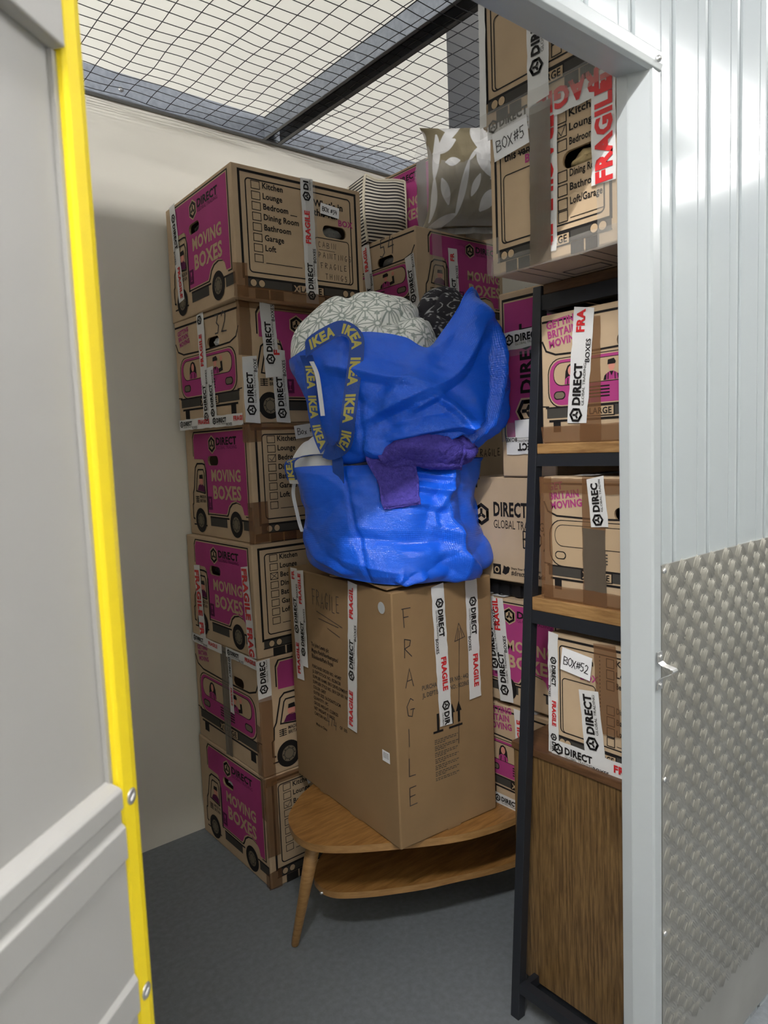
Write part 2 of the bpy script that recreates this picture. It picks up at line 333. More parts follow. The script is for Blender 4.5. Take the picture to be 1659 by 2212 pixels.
# ------------------------------------------------------------------ printed box faces
def hole_loop(A, u, v, w_, h_): return A.rrect(u-w_/2/A.W, v-h_/2/A.H, u+w_/2/A.W, v+h_/2/A.H, h_*.48, 4)
def art_side(A, hole=None, mirror=False, text_u=None, cab=True, wheels=None):
    wheels0 = wheels
    X = (lambda u: 1-u) if mirror else (lambda u: u)
    S = A.H/0.40
    def pl(pts): return [(X(u), v) for u, v in pts][::(-1 if mirror else 1)]
    panel = [(.145, .72), (.145, .90), (.17, .95), (.935, .95), (.935, .235), (.88, .235), (.86, .30), (.82, .335), (.76, .35), (.70, .335), (.66, .30), (.635, .245), (.62, .225), (.335, .225), (.335, .62), (.32, .69), (.29, .715)]
    A.poly(pl([(u+(-.018 if u < .5 else .018), v+(.022 if v > .5 else -.02)) for u, v in panel]), INK, 0, hole)
    A.poly(pl([(u+(-.008 if u < .5 else .008), v+(.010 if v > .5 else -.009)) for u, v in panel]), PRINTK, 1, hole)
    A.poly(pl(panel), PINK, 2, hole)
    # chassis rail and wheels
    A.poly(pl([(.36, .105), (.62, .105), (.62, .185), (.36, .185)]), INKG, 1); A.line(pl([(.36, .187), (.66, .187)]), .006*S, INK, 2)
    A.poly(pl([(.86, .105), (.985, .105), (.985, .185), (.86, .185)]), INKG, 1); A.line(pl([(.84, .187), (.985, .187)]), .006*S, INK, 2)
    if cab:
        A.line(pl([(.335, .20), (.335, .60), (.315, .665), (.28, .675), (.19, .675), (.155, .64), (.115, .44), (.095, .40), (.09, .30), (.075, .285), (.075, .16), (.10, .15)]), .006*S, INK, 3)
        A.line(pl([(.30, .40), (.30, .585), (.285, .62), (.20, .62), (.185, .60), (.15, .42), (.30, .40)]), .005*S, INK, 3)
        A.disc(X(.245), .515, .016*S, SKIN, 4); A.poly(pl([(.215, .535), (.275, .535), (.27, .575), (.22, .57)]), INK, 5)
        A.poly(pl([(.175, .425), (.295, .412), (.29, .465), (.25, .492), (.20, .475)]), PINKD, 4)
        A.text('MADE IN', X(.21) if not mirror else X(.33), .355, .012*S, INK, 4, .02, 0.8); A.text('BRITAIN', X(.21) if not mirror else X(.33), .315, .012*S, INK, 4, .02, 0.8)
        for k in range(4): A.line(pl([(.135, .315+.017*k), (.195, .315+.017*k)]), .003*S, INK, 4)
        A.line(pl([(.165, .31), (.165, .372)]), .004*S, INK, 4)
        A.line(pl([(.075, .10), (.30, .10)]), .005*S, INK, 1)
        wheels = ((.205, .145), (.76, .145))
    else: wheels = ((.205, .145), (.76, .145))
    for u, v in (wheels0 or wheels):
        A.disc(X(u), v, .046*S, INK, 4); A.disc(X(u), v, .027*S, HUB, 5); A.ring(X(u), v, .018*S, .003*S, INKG, 6)
        for k in range(8): A.disc(X(u)+.022*S*cos(k*pi/4)/A.W, v+.022*S*sin(k*pi/4)/A.H, .0022*S, INK, 6, 8)
    t = text_u if text_u is not None else .40
    A.logo(t+.055, .845, .029*S, INK, 5, back=PRINTK)
    A.text('DIRECT', t+.125, .838, .0265*S, INK, 4, .035, width=.155*S); A.text('GLOBAL TRADING', t+.125, .800, .0115*S, PINKD, 4, 0, width=.155*S)
    A.text('MOVING', t+.02, .52, .041*S, PRINTK, 4, .035, width=.225*S); A.text('BOXES', t+.035, .36, .048*S, PRINTK, 4, .035, width=.215*S)
    g = t-.055 if text_u is None else t-.09
    A.rect(g, .255, g+.065, .375, PINKD, 4); A.poly([(g+.02, .355), (g+.045, .355), (g+.04, .32), (g+.025, .32)], PINK, 5); A.line([(g+.0325, .32), (g+.0325, .285)], .003*S, PINK, 5); A.line([(g+.02, .283), (g+.045, .283)], .003*S, PINK, 5)

def art_front(A, hole=None, pink=True, slogan='GETTING', xo=0.0, sc=1.0, sv=1.0):
    A.ou, A.su = xo, sc
    S = A.H/0.40; PK = PINK if pink else PRINTK
    A.line([(.012, .80), (.05, .72), (.14, .685), (.50, .675), (.86, .685), (.95, .72), (.988, .80)], .006*S, INK, 0)
    A.line([(.012, .945), (.988, .945)], .007*S, INK, 0)
    for i, t in enumerate((slogan, 'BRITAIN', 'MOVING')):
        A.text(t, .06+.012*i, .862+.06*(sv-1)-.052*i*sv, .0165*S*sv, PINK, 1, .04, 0.9, rot=.12)
    body = A.rrect(.075, .285, .925, .645, .045*S)
    A.poly([(.5+(u-.5)*1.03, .465+(v-.465)*1.055) for u, v in body], INK, 0); A.poly([(.5+(u-.5)*1.005, .465+(v-.465)*1.015) for u, v in body], PRINTK, 1)
    if pink: A.poly([(.5+(u-.5)*.985, .465+(v-.465)*.965) for u, v in body], PK, 2)
    win = A.rrect(.125, .445, .875, .612, .03*S)
    A.poly([(.5+(u-.5)*1.018, .53+(v-.53)*1.07) for u, v in win], INK, 3); A.poly(win, PRINTK, 4)
    if pink:
        for u, hair in ((.285, True), (.64, False)):
            if hair: A.poly([(u-.058, .46), (u-.050, .545), (u-.030, .588), (u, .602), (u+.030, .588), (u+.050, .545), (u+.060, .46)], INK, 5)
            A.disc(u, .548, .0105*S, SKIN, 6, 18, .0145*S)
            A.poly([(u-.06, .448), (u+.06, .448), (u+.052, .488), (u+.02, .508), (u-.02, .508), (u-.052, .488)], PINK, 6 if hair else 5)
            if hair: A.line([(u-.03, .448), (u-.026, .495)], .004*S, INK, 7); A.line([(u+.03, .448), (u+.026, .495)], .004*S, INK, 7)
            else:
                A.poly([(u-.034, .558), (u-.03, .592), (u+.02, .60), (u+.036, .575), (u+.03, .56)], INK, 7)
                A.poly([(u-.07, .448), (u-.045, .448), (u-.042, .495), (u-.06, .48)], INK, 6)
                A.line([(u+.05, .47), (u+.095, .48), (u+.09, .545)], .013*S, INK, 6); A.disc(u+.09, .572, .009*S, SKIN, 6, 14)
                A.poly([(u-.016, .508), (u+.016, .508), (u, .475)], INK, 7); A.line([(u-.03, .45), (u-.028, .5)], .003*S, INK, 7); A.line([(u+.03, .45), (u+.028, .5)], .003*S, INK, 7)
    for u in (.175, .825):
        A.poly(A.rrect(u-.055, .335, u+.055, .40, .013*S), INK, 3); A.poly(A.rrect(u-.046, .343, u+.046, .392, .011*S), HUB if pink else PRINTK, 4)
    for k in range(4): A.line([(.40, .335+.024*k), (.62, .335+.024*k)], .0045*S, INK if pink else INKG, 3)
    A.poly([(.05, .195), (.95, .195), (.95, .272), (.05, .272)], INKG, 1); A.line([(.04, .276), (.96, .276)], .005*S, INK, 2); A.line([(.07, .172), (.93, .172)], .007*S, INK, 1)
    for u in (.11, .83): A.rect(u, .085, u+.07, .165, INK, 1)
    A.rect(.37, .19, .66, .268, INK, 2); A.rect(.43, .197, .65, .262, PRINTK, 3); A.text('X', .382, .205, .021*S, PRINTK, 3, .03); A.text('LARGE', .445, .207, .019*S, INK, 4, .03, width=.19*A.W)
    A.line([(.005, .29), (.07, .285)], .004*S, INK, 0); A.line([(.93, .285), (.995, .29)], .004*S, INK, 0)

def art_rear(A, hole=None, old=False, tick=None, cross=None, what=True, plate=True):
    S = A.H/0.40
    A.line([(.05, .155), (.05, .955), (.95, .955), (.95, .155)], .008*S, INK, 0, True)
    A.line(A.rrect(.095, .20, .905, .905, .012*S), .004*S, INK, 0, True)
    A.rect(.055, .085, .955, .150, INKG, 1); A.line([(.05, .155), (.96, .155)], .006*S, INK, 2); A.line([(.05, .082), (.96, .082)], .004*S, INK, 2)
    for u in (.115, .175, .835, .895): A.disc(u, .118, .0125*S, INK, 3); A.disc(u, .118, .0105*S, PRINTK, 4)
    for u in (.125, .235, .66, .77):
        A.rect(u, .0, u+.098, .075, INK, 1)
        for k in range(7): A.line([(u+.01+k*.013, .004), (u+.01+k*.013, .07)], .0014*S, INKG, 2)
    if plate:
        A.rect(.40, .068, .66, .148, INK, 3); A.rect(.455, .077, .65, .140, PRINTK, 4); A.text('X', .412, .085, .021*S, PRINTK, 4, .03); A.text('LARGE', .465, .087, .019*S, INK, 5, .03, width=.17*A.W)
    if not old:
        for k, t in enumerate(('Kitchen', 'Lounge', 'Bedroom __', 'Dining Room', 'Bathroom', 'Garage', 'Loft', '')):
            v = .835-.079*k; b = .058
            A.line([(.135, v), (.195, v), (.195, v+b), (.135, v+b)], .0022*S, INK, 1, True)
            if tick == k: A.line([(.145, v+.03), (.165, v+.008), (.20, v+.065)], .002*S, PEN, 1)
            if cross == k: A.line([(.135, v), (.195, v+b)], .002*S, PEN, 1); A.line([(.135, v+b), (.195, v)], .002*S, PEN, 1)
            if t: A.text(t, .215, v+.014, .0185*S, INK, 1, .024, .92)
        A.line([(.215, .282), (.49, .282)], .0022*S, INK, 1)
        for k in range(24): A.line([(.515, .20+.0295*k), (.515, .215+.0295*k)], .003*S, INK, 1)
        if what:
            A.text("What's in", .60, .80, .022*S, INK, 1, .03, .95); A.text('this van', .60, .725, .022*S, INK, 1, .03, .95); A.line([(.66, .742), (.79, .735)], .004*S, INK, 2); A.text('BOX', .80, .675, .020*S, PINK, 1, .03)
            A.line(A.rrect(.60, .20, .88, .55, .01*S), .0028*S, INK, 1, True)
    else:
        A.text("What's in", .13, .80, .022*S, INK, 1, .03, .9); A.text('this van', .13, .735, .022*S, INK, 1, .03, .9); A.line([(.25, .752), (.36, .745)], .004*S, INK, 2); A.text('BOX', .31, .675, .022*S, PINK, 1, .03)
        A.line(A.rrect(.12, .20, .46, .645, .012*S), .003*S, INK, 1, True)
        for k in range(24): A.line([(.505, .20+.0295*k), (.505, .215+.0295*k)], .003*S, INK, 1)
        for k, t in enumerate(('Kitchen', 'Lounge', 'Bedroom:__', 'Dining Room', 'Bathroom', 'Loft/Garage', '')):
            v = (.82, .735, .65, .46, .375, .29, .215)[k]
            A.line([(.57, v), (.64, v), (.64, v+.066), (.57, v+.066)], .0026*S, INK, 1, True)
            if tick == k: A.line([(.58, v+.04), (.60, v+.01), (.64, v+.08)], .002*S, PEN, 1)
            if t: A.text(t, .66, v+.02, .0185*S, INK, 1, .024, .92, width=min(.235*A.W, len(t)*.0135*S))
        A.line([(.66, .228), (.90, .228)], .002*S, INK, 1)

def art_plain(A):
    S = A.H/0.32
    A.logo(.115, .635, .036*S, INK, 1); A.text('DIRECT', .27, .63, .043*S, INK, 1, .035, width=.40*A.W); A.text('GLOBAL TRADING', .27, .51, .027*S, INK, 1, 0, width=.58*A.W)
    A.pen('BOX', .62, .34, .05, INK, .004, 1)
    A.rect(.25, .06, .345, .16, INK, 1); A.disc(.2975, .105, .010*S, PRINTK, 2); A.disc(.2975, .105, .006*S, INK, 3)
    A.poly([(.36, .08), (.40, .065), (.44, .09), (.455, .135), (.435, .15), (.41, .14), (.38, .155), (.375, .12)], INK, 1)
    A.text('Share Your Photos To Win', .47, .125, .007*S, INK, 1, .02); A.text('#directglobaltrading', .47, .07, .015*S, INK, 1, .02, .8)
    A.line([(.08, .985), (.08, .985)], .001, INK, 0)

def fit(t, have, need):      # as many letters as the strip still has room for
    if have >= need: return t, need
    n = int(len(t)*have/need); return (t[:n], need*n/len(t)) if n > 0 else ('', 0)
def tape_art(A, L, Wd, x0=0.0, k=0):
    """lettering along a white tape of length L, width Wd on its own face (x along)"""
    x = x0; c = Wd*.42
    while x < L-.01:
        if k % 2 == 0:
            if x+c*1.7 < L: A.logo((x+c*.9)/L, .56, c*.80, INK, 1)
            t, w_ = fit('DIRECT', L-x-c*1.9, c*4.2)
            if t: A.text(t, (x+c*1.9)/L, .40, c*.95, INK, 1, .045, width=w_)
            t, w_ = fit('GLOBAL TRADING', L-x-c*1.9, c*4.2)
            if t: A.text(t, (x+c*1.9)/L, .20, c*.32, INKG, 1, 0, width=w_)
            t, w_ = fit('BOXES', L-x-c*6.2, c*2.3)
            if t: A.text(t, (x+c*6.2)/L, .06, c*.55, INK, 1, .015, width=w_)
            x += c*9.2
        else:
            t, w_ = fit('FRAGILE', L-x, c*5.2)
            if t: A.text(t, x/L, .42, c*.95, RED, 1, .045, width=w_)
            x += c*6.6
        k += 1
def big_tape(A, L, Wd, x0=0.0):
    x = x0
    while x < L-.01:
        t, w_ = fit('FRAGILE', L-x, Wd*3.5)
        if t: A.text(t, x/L, .16, Wd*.68, RED, 1, .05, width=w_)
        x += Wd*4.0

def strip(face, parent, origin, p0, p1, wd, m, name, text=None, phase=0.0, flip=False, lay=3, jag=True, k0=0):
    """a tape strip along p0->p1 (u,v on face)"""
    a = Vector((p0[0]*face.W, p0[1]*face.H)); b = Vector((p1[0]*face.W, p1[1]*face.H)); d = (b-a); L = d.length; d.normalize(); n = Vector((-d.y, d.x))
    def q(x, y): t = a+d*x+n*y; return face.BL+face.eu*t.x+face.ev*t.y+face.n*(0.0006+.0004*lay)
    mb = MB(); N = max(2, int(L/.02)); vs = []
    for i in range(N+1):
        e0 = random.uniform(-.0012, .0012); e1 = random.uniform(-.0012, .0012)
        lift = 0.0005*random.random()
        xx = L*i/N
        for sgn, e in ((-1, e0), (1, e1)):
            ex = 0
            if jag and i in (0, N): ex = random.uniform(-.004, .004)
            vs.append(q(xx+ex, sgn*wd/2+e)+face.n*lift)
    mb.add(vs, [(2*i, 2*i+2, 2*i+3, 2*i+1) for i in range(N)], m)
    if text:
        if flip: F2 = Face(q(L, wd/2), q(0, wd/2), q(L, -wd/2))
        else: F2 = Face(q(0, -wd/2), q(L, -wd/2), q(0, wd/2))
        A = Art(mb, F2, 2)
        big_tape(A, L, wd, phase) if text == 'big' else tape_art(A, L, wd, phase, k0)
    return mb.build(name, parent, origin)

class Carton:
    def __init__(s, P, yaw, W, D, z0, z1, label, group='cardboard boxes', name='cardboard_box', m=KRAFT, artL=None, artR=None, hL=None, hR=None, seam=True, art_kw=None, fill=None):
        s.P = Vector((P[0], P[1], z0)); t = radians(yaw)
        s.a = Vector((cos(t), sin(t), 0)); s.b = Vector((-sin(t), cos(t), 0)); s.W, s.D, s.H = W, D, z1-z0
        z = Vector((0, 0, s.H)); P = s.P; a, b = s.a*W, s.b*D
        s.root = thing(name, tuple(P), label, 'box', group)
        s.FL = Face(P+b, P, P+b+z); s.FR = Face(P, P+a, P+z); s.FT = Face(P+z, P+a+z, P+b+z); s.FB = Face(P+b, P+a+b, P)
        mb = MB(); s.mb = mb; r = .004
        s.r = r
        ax = [s.a, s.b, Vector((0, 0, 1))]; dm = [W, D, s.H]
        def pt(sg, ins):   # corner sign tuple, inset per axis
            q = P.copy()
            for k in range(3): q += ax[k]*(ins[k] if sg[k] < 0 else dm[k]-ins[k])
            return q
        faces = {('L'): hL, ('R'): hR}
        for k in range(3):
            o1, o2 = [j for j in range(3) if j != k]
            for sg in (-1, 1):
                if (k == 0 and sg < 0 and hL) or (k == 1 and sg < 0 and hR): continue
                c = []
                for s1, s2 in ((-1, -1), (1, -1), (1, 1), (-1, 1)):
                    sig = [0, 0, 0]; sig[k] = sg; sig[o1] = s1; sig[o2] = s2
                    ins = [r, r, r]; ins[k] = 0; c.append(pt(sig, ins))
                if k == 2 and sg > 0 and seam:   # top flaps: two leaves with a gap line
                    pass
                mb.add(c, [(0, 1, 2, 3)], m)
        for face, h in ((s.FL, hL), (s.FR, hR)):
            if not h: continue
            A = Art(mb, face); A0 = Face(face.BL-face.n*.0006, face.BL-face.n*.0006+face.U, face.BL-face.n*.0006+face.V); A.F = A0
            lp = hole_loop(A, *h); ru, rv = r/face.W, r/face.H
            A.poly([(ru, rv), (1-ru, rv), (1-ru, 1-rv), (ru, 1-rv)], m, 0, lp)
            n = len(lp)
            vs = [face.p(u*face.W, v*face.H, -1.5) for u, v in lp]; vi = [q-face.n*.006 for q in vs]
            mb.add(vs+vi, [(i, (i+1) % n, n+(i+1) % n, n+i) for i in range(n)], KRAFTD)
        k7 = r*(1-.7071)
        for n_ in range(3):
            k, j = [q for q in range(3) if q != n_]
            for sk in (-1, 1):
                for sj in (-1, 1):
                    rows = []
                    for sn in (-1, 1):
                        sig = [0, 0, 0]; sig[n_] = sn; sig[k] = sk; sig[j] = sj
                        def I(ik, ij): ins = [0, 0, 0]; ins[n_] = r; ins[k] = ik; ins[j] = ij; return pt(sig, ins)
                        rows.append([I(0, r), I(k7, k7), I(r, 0)])
                    mb.add(rows[0]+rows[1], [(0, 1, 4, 3), (1, 2, 5, 4)], m, True)
        for sx in (-1, 1):
            for sy in (-1, 1):
                for sz in (-1, 1):
                    sg = (sx, sy, sz)
                    mb.add([pt(sg, (0, r, r)), pt(sg, (k7, k7, r)), pt(sg, (r, 0, r)), pt(sg, (r, k7, k7)), pt(sg, (r, r, 0)), pt(sg, (k7, r, k7))], [(0, 1, 2, 3, 4, 5)], m, True)
        s.AL = Art(mb, s.FL); s.AR = Art(mb, s.FR); s.AT = Art(mb, s.FT)
        s.lpL = hole_loop(s.AL, *hL) if hL else None; s.lpR = hole_loop(s.AR, *hR) if hR else None
        if seam: s.AT.line([(0.0, .5), (1.0, .5)], .003, KRAFTD, 0)
        kw = art_kw or {}
        if artL: artL(s.AL, s.lpL, **kw.get('L', {}))
        if artR: artR(s.AR, s.lpR, **kw.get('R', {}))
        for nm, f, lp, h in (('L', s.FL, s.lpL, hL), ('R', s.FR, s.lpR, hR)):
            if fill and nm in fill and h:      # what shows inside the hand hole
                fm = fill[nm]; c = f.p(h[0]*f.W, h[1]*f.H, 0); mb2 = MB(); n = 14; vs = []
                for i in range(9):
                    for j in range(n):
                        q = pi*i/8; p = 2*pi*j/n; rr = 1+.3*noise.noise(Vector((i*.7, j*.6, h[0]*9)))
                        vs.append(c - f.n*.034 + f.eu*(h[2]*.5*rr*cos(p)*sin(q)) + f.ev*(h[3]*.5*rr*sin(p)*sin(q)) + f.n*(.024*cos(q)*rr))
                mb2.add(vs, [(i*n+j, i*n+(j+1) % n, (i+1)*n+(j+1) % n, (i+1)*n+j) for i in range(8) for j in range(n)], fm, True)
                mb2.build('stuffing', s.root, s.P)
    def done(s): s.mb.build('carton', s.root, s.P); return s
    def F(s, k): return {'L': s.FL, 'R': s.FR, 'T': s.FT, 'B': s.FB}[k]
    def tape(s, k, p0, p1, wd=.05, kind='white', phase=.01, flip=False, lay=8, k0=0):
        mm = {'white': TAPE, 'big': TAPE, 'brown': BROWN, 'grey': GREYT, 'clear': CLEAR, 'plain': TAPE, 'kraft': KRAFT2}[kind]
        tx = {'white': 'std', 'big': 'big'}.get(kind)
        return strip(s.F(k), s.root, s.P, p0, p1, wd, mm, 'fragile_tape' if tx else 'packing_tape', tx, phase, flip, lay, k0=k0)
    def label_paper(s, k, u, v, w_, h_, txt, tilt=0.0, ph=.5):
        f = s.F(k); o = f.p(u*f.W, v*f.H, 14); eu = f.eu*cos(tilt)+f.ev*sin(tilt); ev = -f.eu*sin(tilt)+f.ev*cos(tilt)
        F2 = Face(o, o+eu*w_, o+ev*h_); mb = MB(); A = Art(mb, F2); A.rect(0, 0, 1, 1, PAPER, 0)
        hh = h_*ph; A.pen(txt, .10, .28, hh, PEN, .0022, 2, sp=min(.72, .84*w_/hh/len(txt)))
        return mb.build('paper_label', s.root, s.P)

# ================================================================== SETTING
# floor
mb = MB(); mb.box(-4, -2.2, -.06, 7, 7, 0, FLOORM); struct(mb.build('floor'))
# back wall of the unit, ends and the building beyond
YB = 2.575
mb = MB(); mb.box(-.35, YB, 0, 3.4, YB+.06, 2.80, CREAM); struct(mb.build('wall_back'))
mb = MB(); mb.box(-.35, .80, 0, -.30, YB, 2.80, CREAM); struct(mb.build('wall_left'))
mb = MB(); mb.box(3.35, .80, 0, 3.40, YB, 2.80, CREAM); struct(mb.build('wall_right'))
mb = MB(); mb.box(-4, 2.68, 2.80, 2.73, 2.78, 3.95, CREAM2); struct(mb.build('wall_upper'))
mb = MB(); mb.box(-4, 6.2, 0, 7, 6.3, 3.95, CREAM2); struct(mb.build('wall_far'))
mb = MB(); mb.box(-4, -2.2, 3.95, 7, 7, 4.05, CEILM); struct(mb.build('ceiling_high'))
mb = MB(); mb.box(-4, -1.02, 0, 7, -.95, 2.80, CREAM2); struct(mb.build('wall_corridor'))
# front wall: ribbed white steel, right of the doorway, above it, and left of the hinge
def rib_profile(x0, x1):
    pts = []; x = 1.365-.144*10
    while x < x1+.2:
        for dx, dy in ((-.008, 0), (-.005, .013), (.005, .013), (.008, 0), (.094, 0), (.096, .004), (.100, .004), (.102, .0015), (.130, .0015)):
            pts.append((x+dx, .73+dy))
        x += .144
    pts = [q for q in pts if x0 < q[0] < x1]
    y0 = .73; return [(x0, y0)]+pts+[(x1, y0)]
def ribbed(mb, x0, x1, z0, z1):
    pr = rib_profile(x0, x1); n = len(pr)
    vs = [(x, y, z0) for x, y in pr]+[(x, y, z1) for x, y in pr]
    mb.add(vs, [(i, i+1, n+i+1, n+i) for i in range(n-1)], WHITE)
    mb.add([(x0, .785, z0), (x1, .785, z0), (x1, .785, z1), (x0, .785, z1)], [(3, 2, 1, 0)], WHITE)
    mb.add([(x0, .73, z1), (x1, .73, z1), (x1, .785, z1), (x0, .785, z1)], [(0, 1, 2, 3)], WHITE)
mb = MB(); ribbed(mb, 1.301, 6.5, 0, 2.835); ribbed(mb, .20, 1.301, 2.217, 2.835); ribbed(mb, -4, .20, 0, 2.835)
struct(mb.build('wall_front'))
# jamb trim (right), header trim, hinge jamb
def trim(name, prof, A, B, m=TRIMW, smooth=False):
    mb = MB(); mb.sweep(prof, A, B, m, True, smooth); return struct(mb.build(name))
jp = [(1.306, .726, 0), (1.277, .724, 0), (1.273, .728, 0), (1.262, .765, 0), (1.2615, .768, 0), (1.264, .792, 0), (1.306, .792, 0)]
jo = bevel(trim('trim_1', jp, (0, 0, 0), (0, 0, 2.20)), .0015)
hp = [(0, .726, 2.219), (0, .721, 2.212), (0, .719, 2.19), (0, .722, 2.180), (0, .730, 2.176), (0, .765, 2.180), (0, .792, 2.184), (0, .792, 2.219)]
bevel(trim('trim_2', hp, (.20, 0, 0), (1.306, 0, 0)), .0015)
lp_ = [(.14, .726, 0), (.205, .726, 0), (.215, .765, 0), (.212, .792, 0), (.14, .792, 0)]
trim('trim_3', lp_, (0, 0, 0), (0, 0, 2.19))
mb = MB()
for x, z in ((1.288, 2.195),): mb.tube([(x, .728, z), (x, .716, z)], .006, ZINC, 8); mb.tube([(x, .717, z), (x, .712, z)], [.0055, .002], ZINC, 8)
mb.build('corner_screw', jo)

# mesh ceiling
def sag(x, y):
    return 2.757 + .018*noise.noise(Vector((x*2.3, y*2.0, 3.1))) + .010*noise.noise(Vector((x*6, y*5, 9))) - .014*sin(pi*min(max((y-.8)/1.75, 0), 1))
mb = MB(); nx0, nx1 = -.28, 3.33
y = .80; k = 0
while y < 2.57:
    pts = []; x = nx0
    while x <= nx1: pts.append((x, y+.004*noise.noise(Vector((x*5, y*9, 1))), sag(x, y))); x += .0375
    mb.tube(pts, .0013, WIRE, 4, False); y += .0515
x = nx0
while x < nx1:
    pts = []; y = .80
    while y <= 2.57: pts.append((x+.004*noise.noise(Vector((x*9, y*5, 4))), y, sag(x, y)+.0022)); y += .0258
    mb.tube(pts, .0013, WIRE, 4, False); x += .0745
struct(mb.build('ceiling'))
# steel channel across the mesh, wall angle with screws
mb = MB()
t = .003
for (x0, z0, x1, z1) in ((1.545, 2.742, 1.549, 2.832), (1.616, 2.742, 1.620, 2.832), (1.545, 2.828, 1.620, 2.832), (1.532, 2.742, 1.549, 2.745), (1.600, 2.742, 1.620, 2.745)):
    mb.box(x0, .80, z0, x1, 2.55, z1, GALV_AND_LIT if x0 == 1.545 and z1-z0 > .05 else STEELD)  # left web takes a lighter metal: its lit side is painted in
struct(mb.build('trim_4'))
mb = MB(); mb.box(-.30, YB-.004, 2.748, 3.35, YB, 2.846, GALV_AND_LIT); mb.box(-.30, YB-.026, 2.744, 3.35, YB-.004, 2.7475, STEELD)
an = struct(mb.build('trim_5'))
for x in (.98, 1.84, 2.7):
    mb = MB(); mb.tube([(x, YB-.003, 2.79), (x, YB-.007, 2.79)], .009, ZINC, 12); mb.tube([(x, YB-.006, 2.79), (x, YB-.011, 2.79)], [.0055, .004], ZINC, 10)
    mb.build('screw', an)
mb = MB(); mb.box(1.5, 4.5, 3.05, 7, 4.6, 3.28, GALV_AND_LIT); struct(mb.build('trim_6'))

# ------------------------------------------------------------------ open door on the left
HX, HY = .219, .715
dl = thing('door_1', (HX, HY, 0), 'grey door', 'door'); del dl['label']; del dl['category']; struct(dl)
du = Vector((-.767, -.642, 0)).normalized(); dn = Vector((-du.y, du.x, 0))
if dn.dot(Vector((-HX, -HY, 0))) < 0: dn = -dn
def dpt(s, n, z): return Vector((HX, HY, 0)) + du*s + dn*n + Vector((0, 0, z))
def dsweep(mb, prof, z0, z1, m):   # profile in (s,n), swept vertically
    mb.sweep([dpt(a, b, 0) for a, b in prof], (0, 0, z0), (0, 0, z1), m)
DW = 1.02
mb = MB(); dsweep(mb, [(.034, -.002), (DW-.03, -.002), (DW-.03, .012), (.034, .012)], .02, 2.09, DOORG); mb.build('panel', dl, (HX, HY, 0))
mb = MB(); dsweep(mb, [(0, -.02), (.034, -.02), (.034, -.004), (.034, .022), (.030, .0245), (.013, .0245), (.0, .021)], .01, 2.11, YELLOW); stile = bevel(mb.build('edge_stile', dl, (HX, HY, 0)), .0012)
mb = MB(); dsweep(mb, [(.034, .012), (.040, .012), (.040, .0165), (.034, .0165)], 1.16, 1.858, DOORG); mb.build('seal_strip', dl, (HX, HY, 0))
def hs(mb, prof, s0, s1, m): mb.sweep([dpt(0, a, b) for a, b in prof], du*s0, du*s1, m)
mb = MB(); hs(mb, [(.012, 1.858), (.028, 1.858), (.028, 1.96), (.012, 1.96)], .036, DW, DOORG); bevel(mb.build('top_rail', dl, (HX, HY, 0)), .002)
mb = MB(); hs(mb, [(.012, 1.189), (.0255, 1.183), (.0285, 1.180), (.0285, 1.162), (.0255, 1.160), (.0255, 1.147), (.0295, 1.143), (.0295, 1.112), (.0265, 1.108), (.0265, 0.991), (.0300, 0.985), (.0300, 0.952), (.0265, 0.948), (.0265, 0.934), (.0295, 0.930), (.0295, 0.894), (.0265, 0.890), (.0265, 0.774), (.0300, 0.768), (.0300, 0.734), (.0265, 0.730), (.0265, 0.594), (.0300, 0.584), (.0300, 0.554), (.0265, 0.550), (.0265, 0.050), (.012, 0.050)], .0375, DW, DOORG)
bevel(mb.build('lower_panel', dl, (HX, HY, 0)), .0012)
for z in (1.163, .955, .70, .5, 1.925):
    mb = MB(); c = dpt(.017, .0245, z); mb.tube([c, c+dn*.0012, c+dn*.0002], [.0085, .0070, .0030], ZINC, 16); mb.build('rivet', stile, (HX, HY, 0))

# ------------------------------------------------------------------ chequer plate and staple on the front wall
x0, x1, z0, z1 = 1.308, 2.5, .02, 1.24
tp = thing('tread_plate', (x0, .73, z0), 'aluminium five-bar chequer plate screwed to the lower part of the white corridor wall', 'metal plate')
mb = MB(); mb.box(x0, .7255, z0, x1, .7295, z1, CHECK)
pu, pv = .0325, .0302
def bar(cx, cz, ang, ln, wd, ht):
    c, s_ = cos(ang), sin(ang); vs = []; n = 6
    for i in range(n+1):
        t = -1+2*i/n; hw = wd*.5*math.sqrt(max(0, 1-t*t))+.0002; h = ht*(1-t*t)**.7 if abs(t) < 1 else 0
        bow = .10*ln*(1-t*t)*.4
        for q, hh in ((-1, 0), (0, 1), (1, 0)):
            x = t*ln/2; y_ = q*hw + bow
            vs.append((cx+x*c-y_*s_, .7255-h*hh, cz+x*s_+y_*c))
    fs = []
    for i in range(n):
        for q in range(2): fs.append((i*3+q, (i+1)*3+q, (i+1)*3+q+1, i*3+q+1))
    mb.add(vs, fs, CHECK, True)
i = 0; x = x0+.012
while x < 1.95:
    j = 0; z = .20
    while z < z1-.012:
        a = radians(62) if (i+j) % 2 == 0 else radians(-52)
        for k in range(5):
            off = (k-2)*.0061
            cx = x-off*sin(a); cz = z+off*cos(a)
            if x0+.008 < cx and .18 < cz < z1-.010: bar(cx, cz, a, .0355, .0045, .0026)
        z += pv; j += 1
    x += pu; i += 1
plate = mb.build('plate', tp, (x0, .73, z0))
for (x, z) in ((1.316, 1.228), (1.316, .79), (1.316, .45)):
    mb = MB(); mb.tube([(x, .7255, z), (x, .722, z)], [.006, .0045], ZINC, 12); mb.build('screw', plate, (x0, .73, z0))
hp_ = thing('lock_staple', (1.297, .724, 1.03), 'zinc lock staple on the white door jamb beside the chequer plate', 'lock staple')
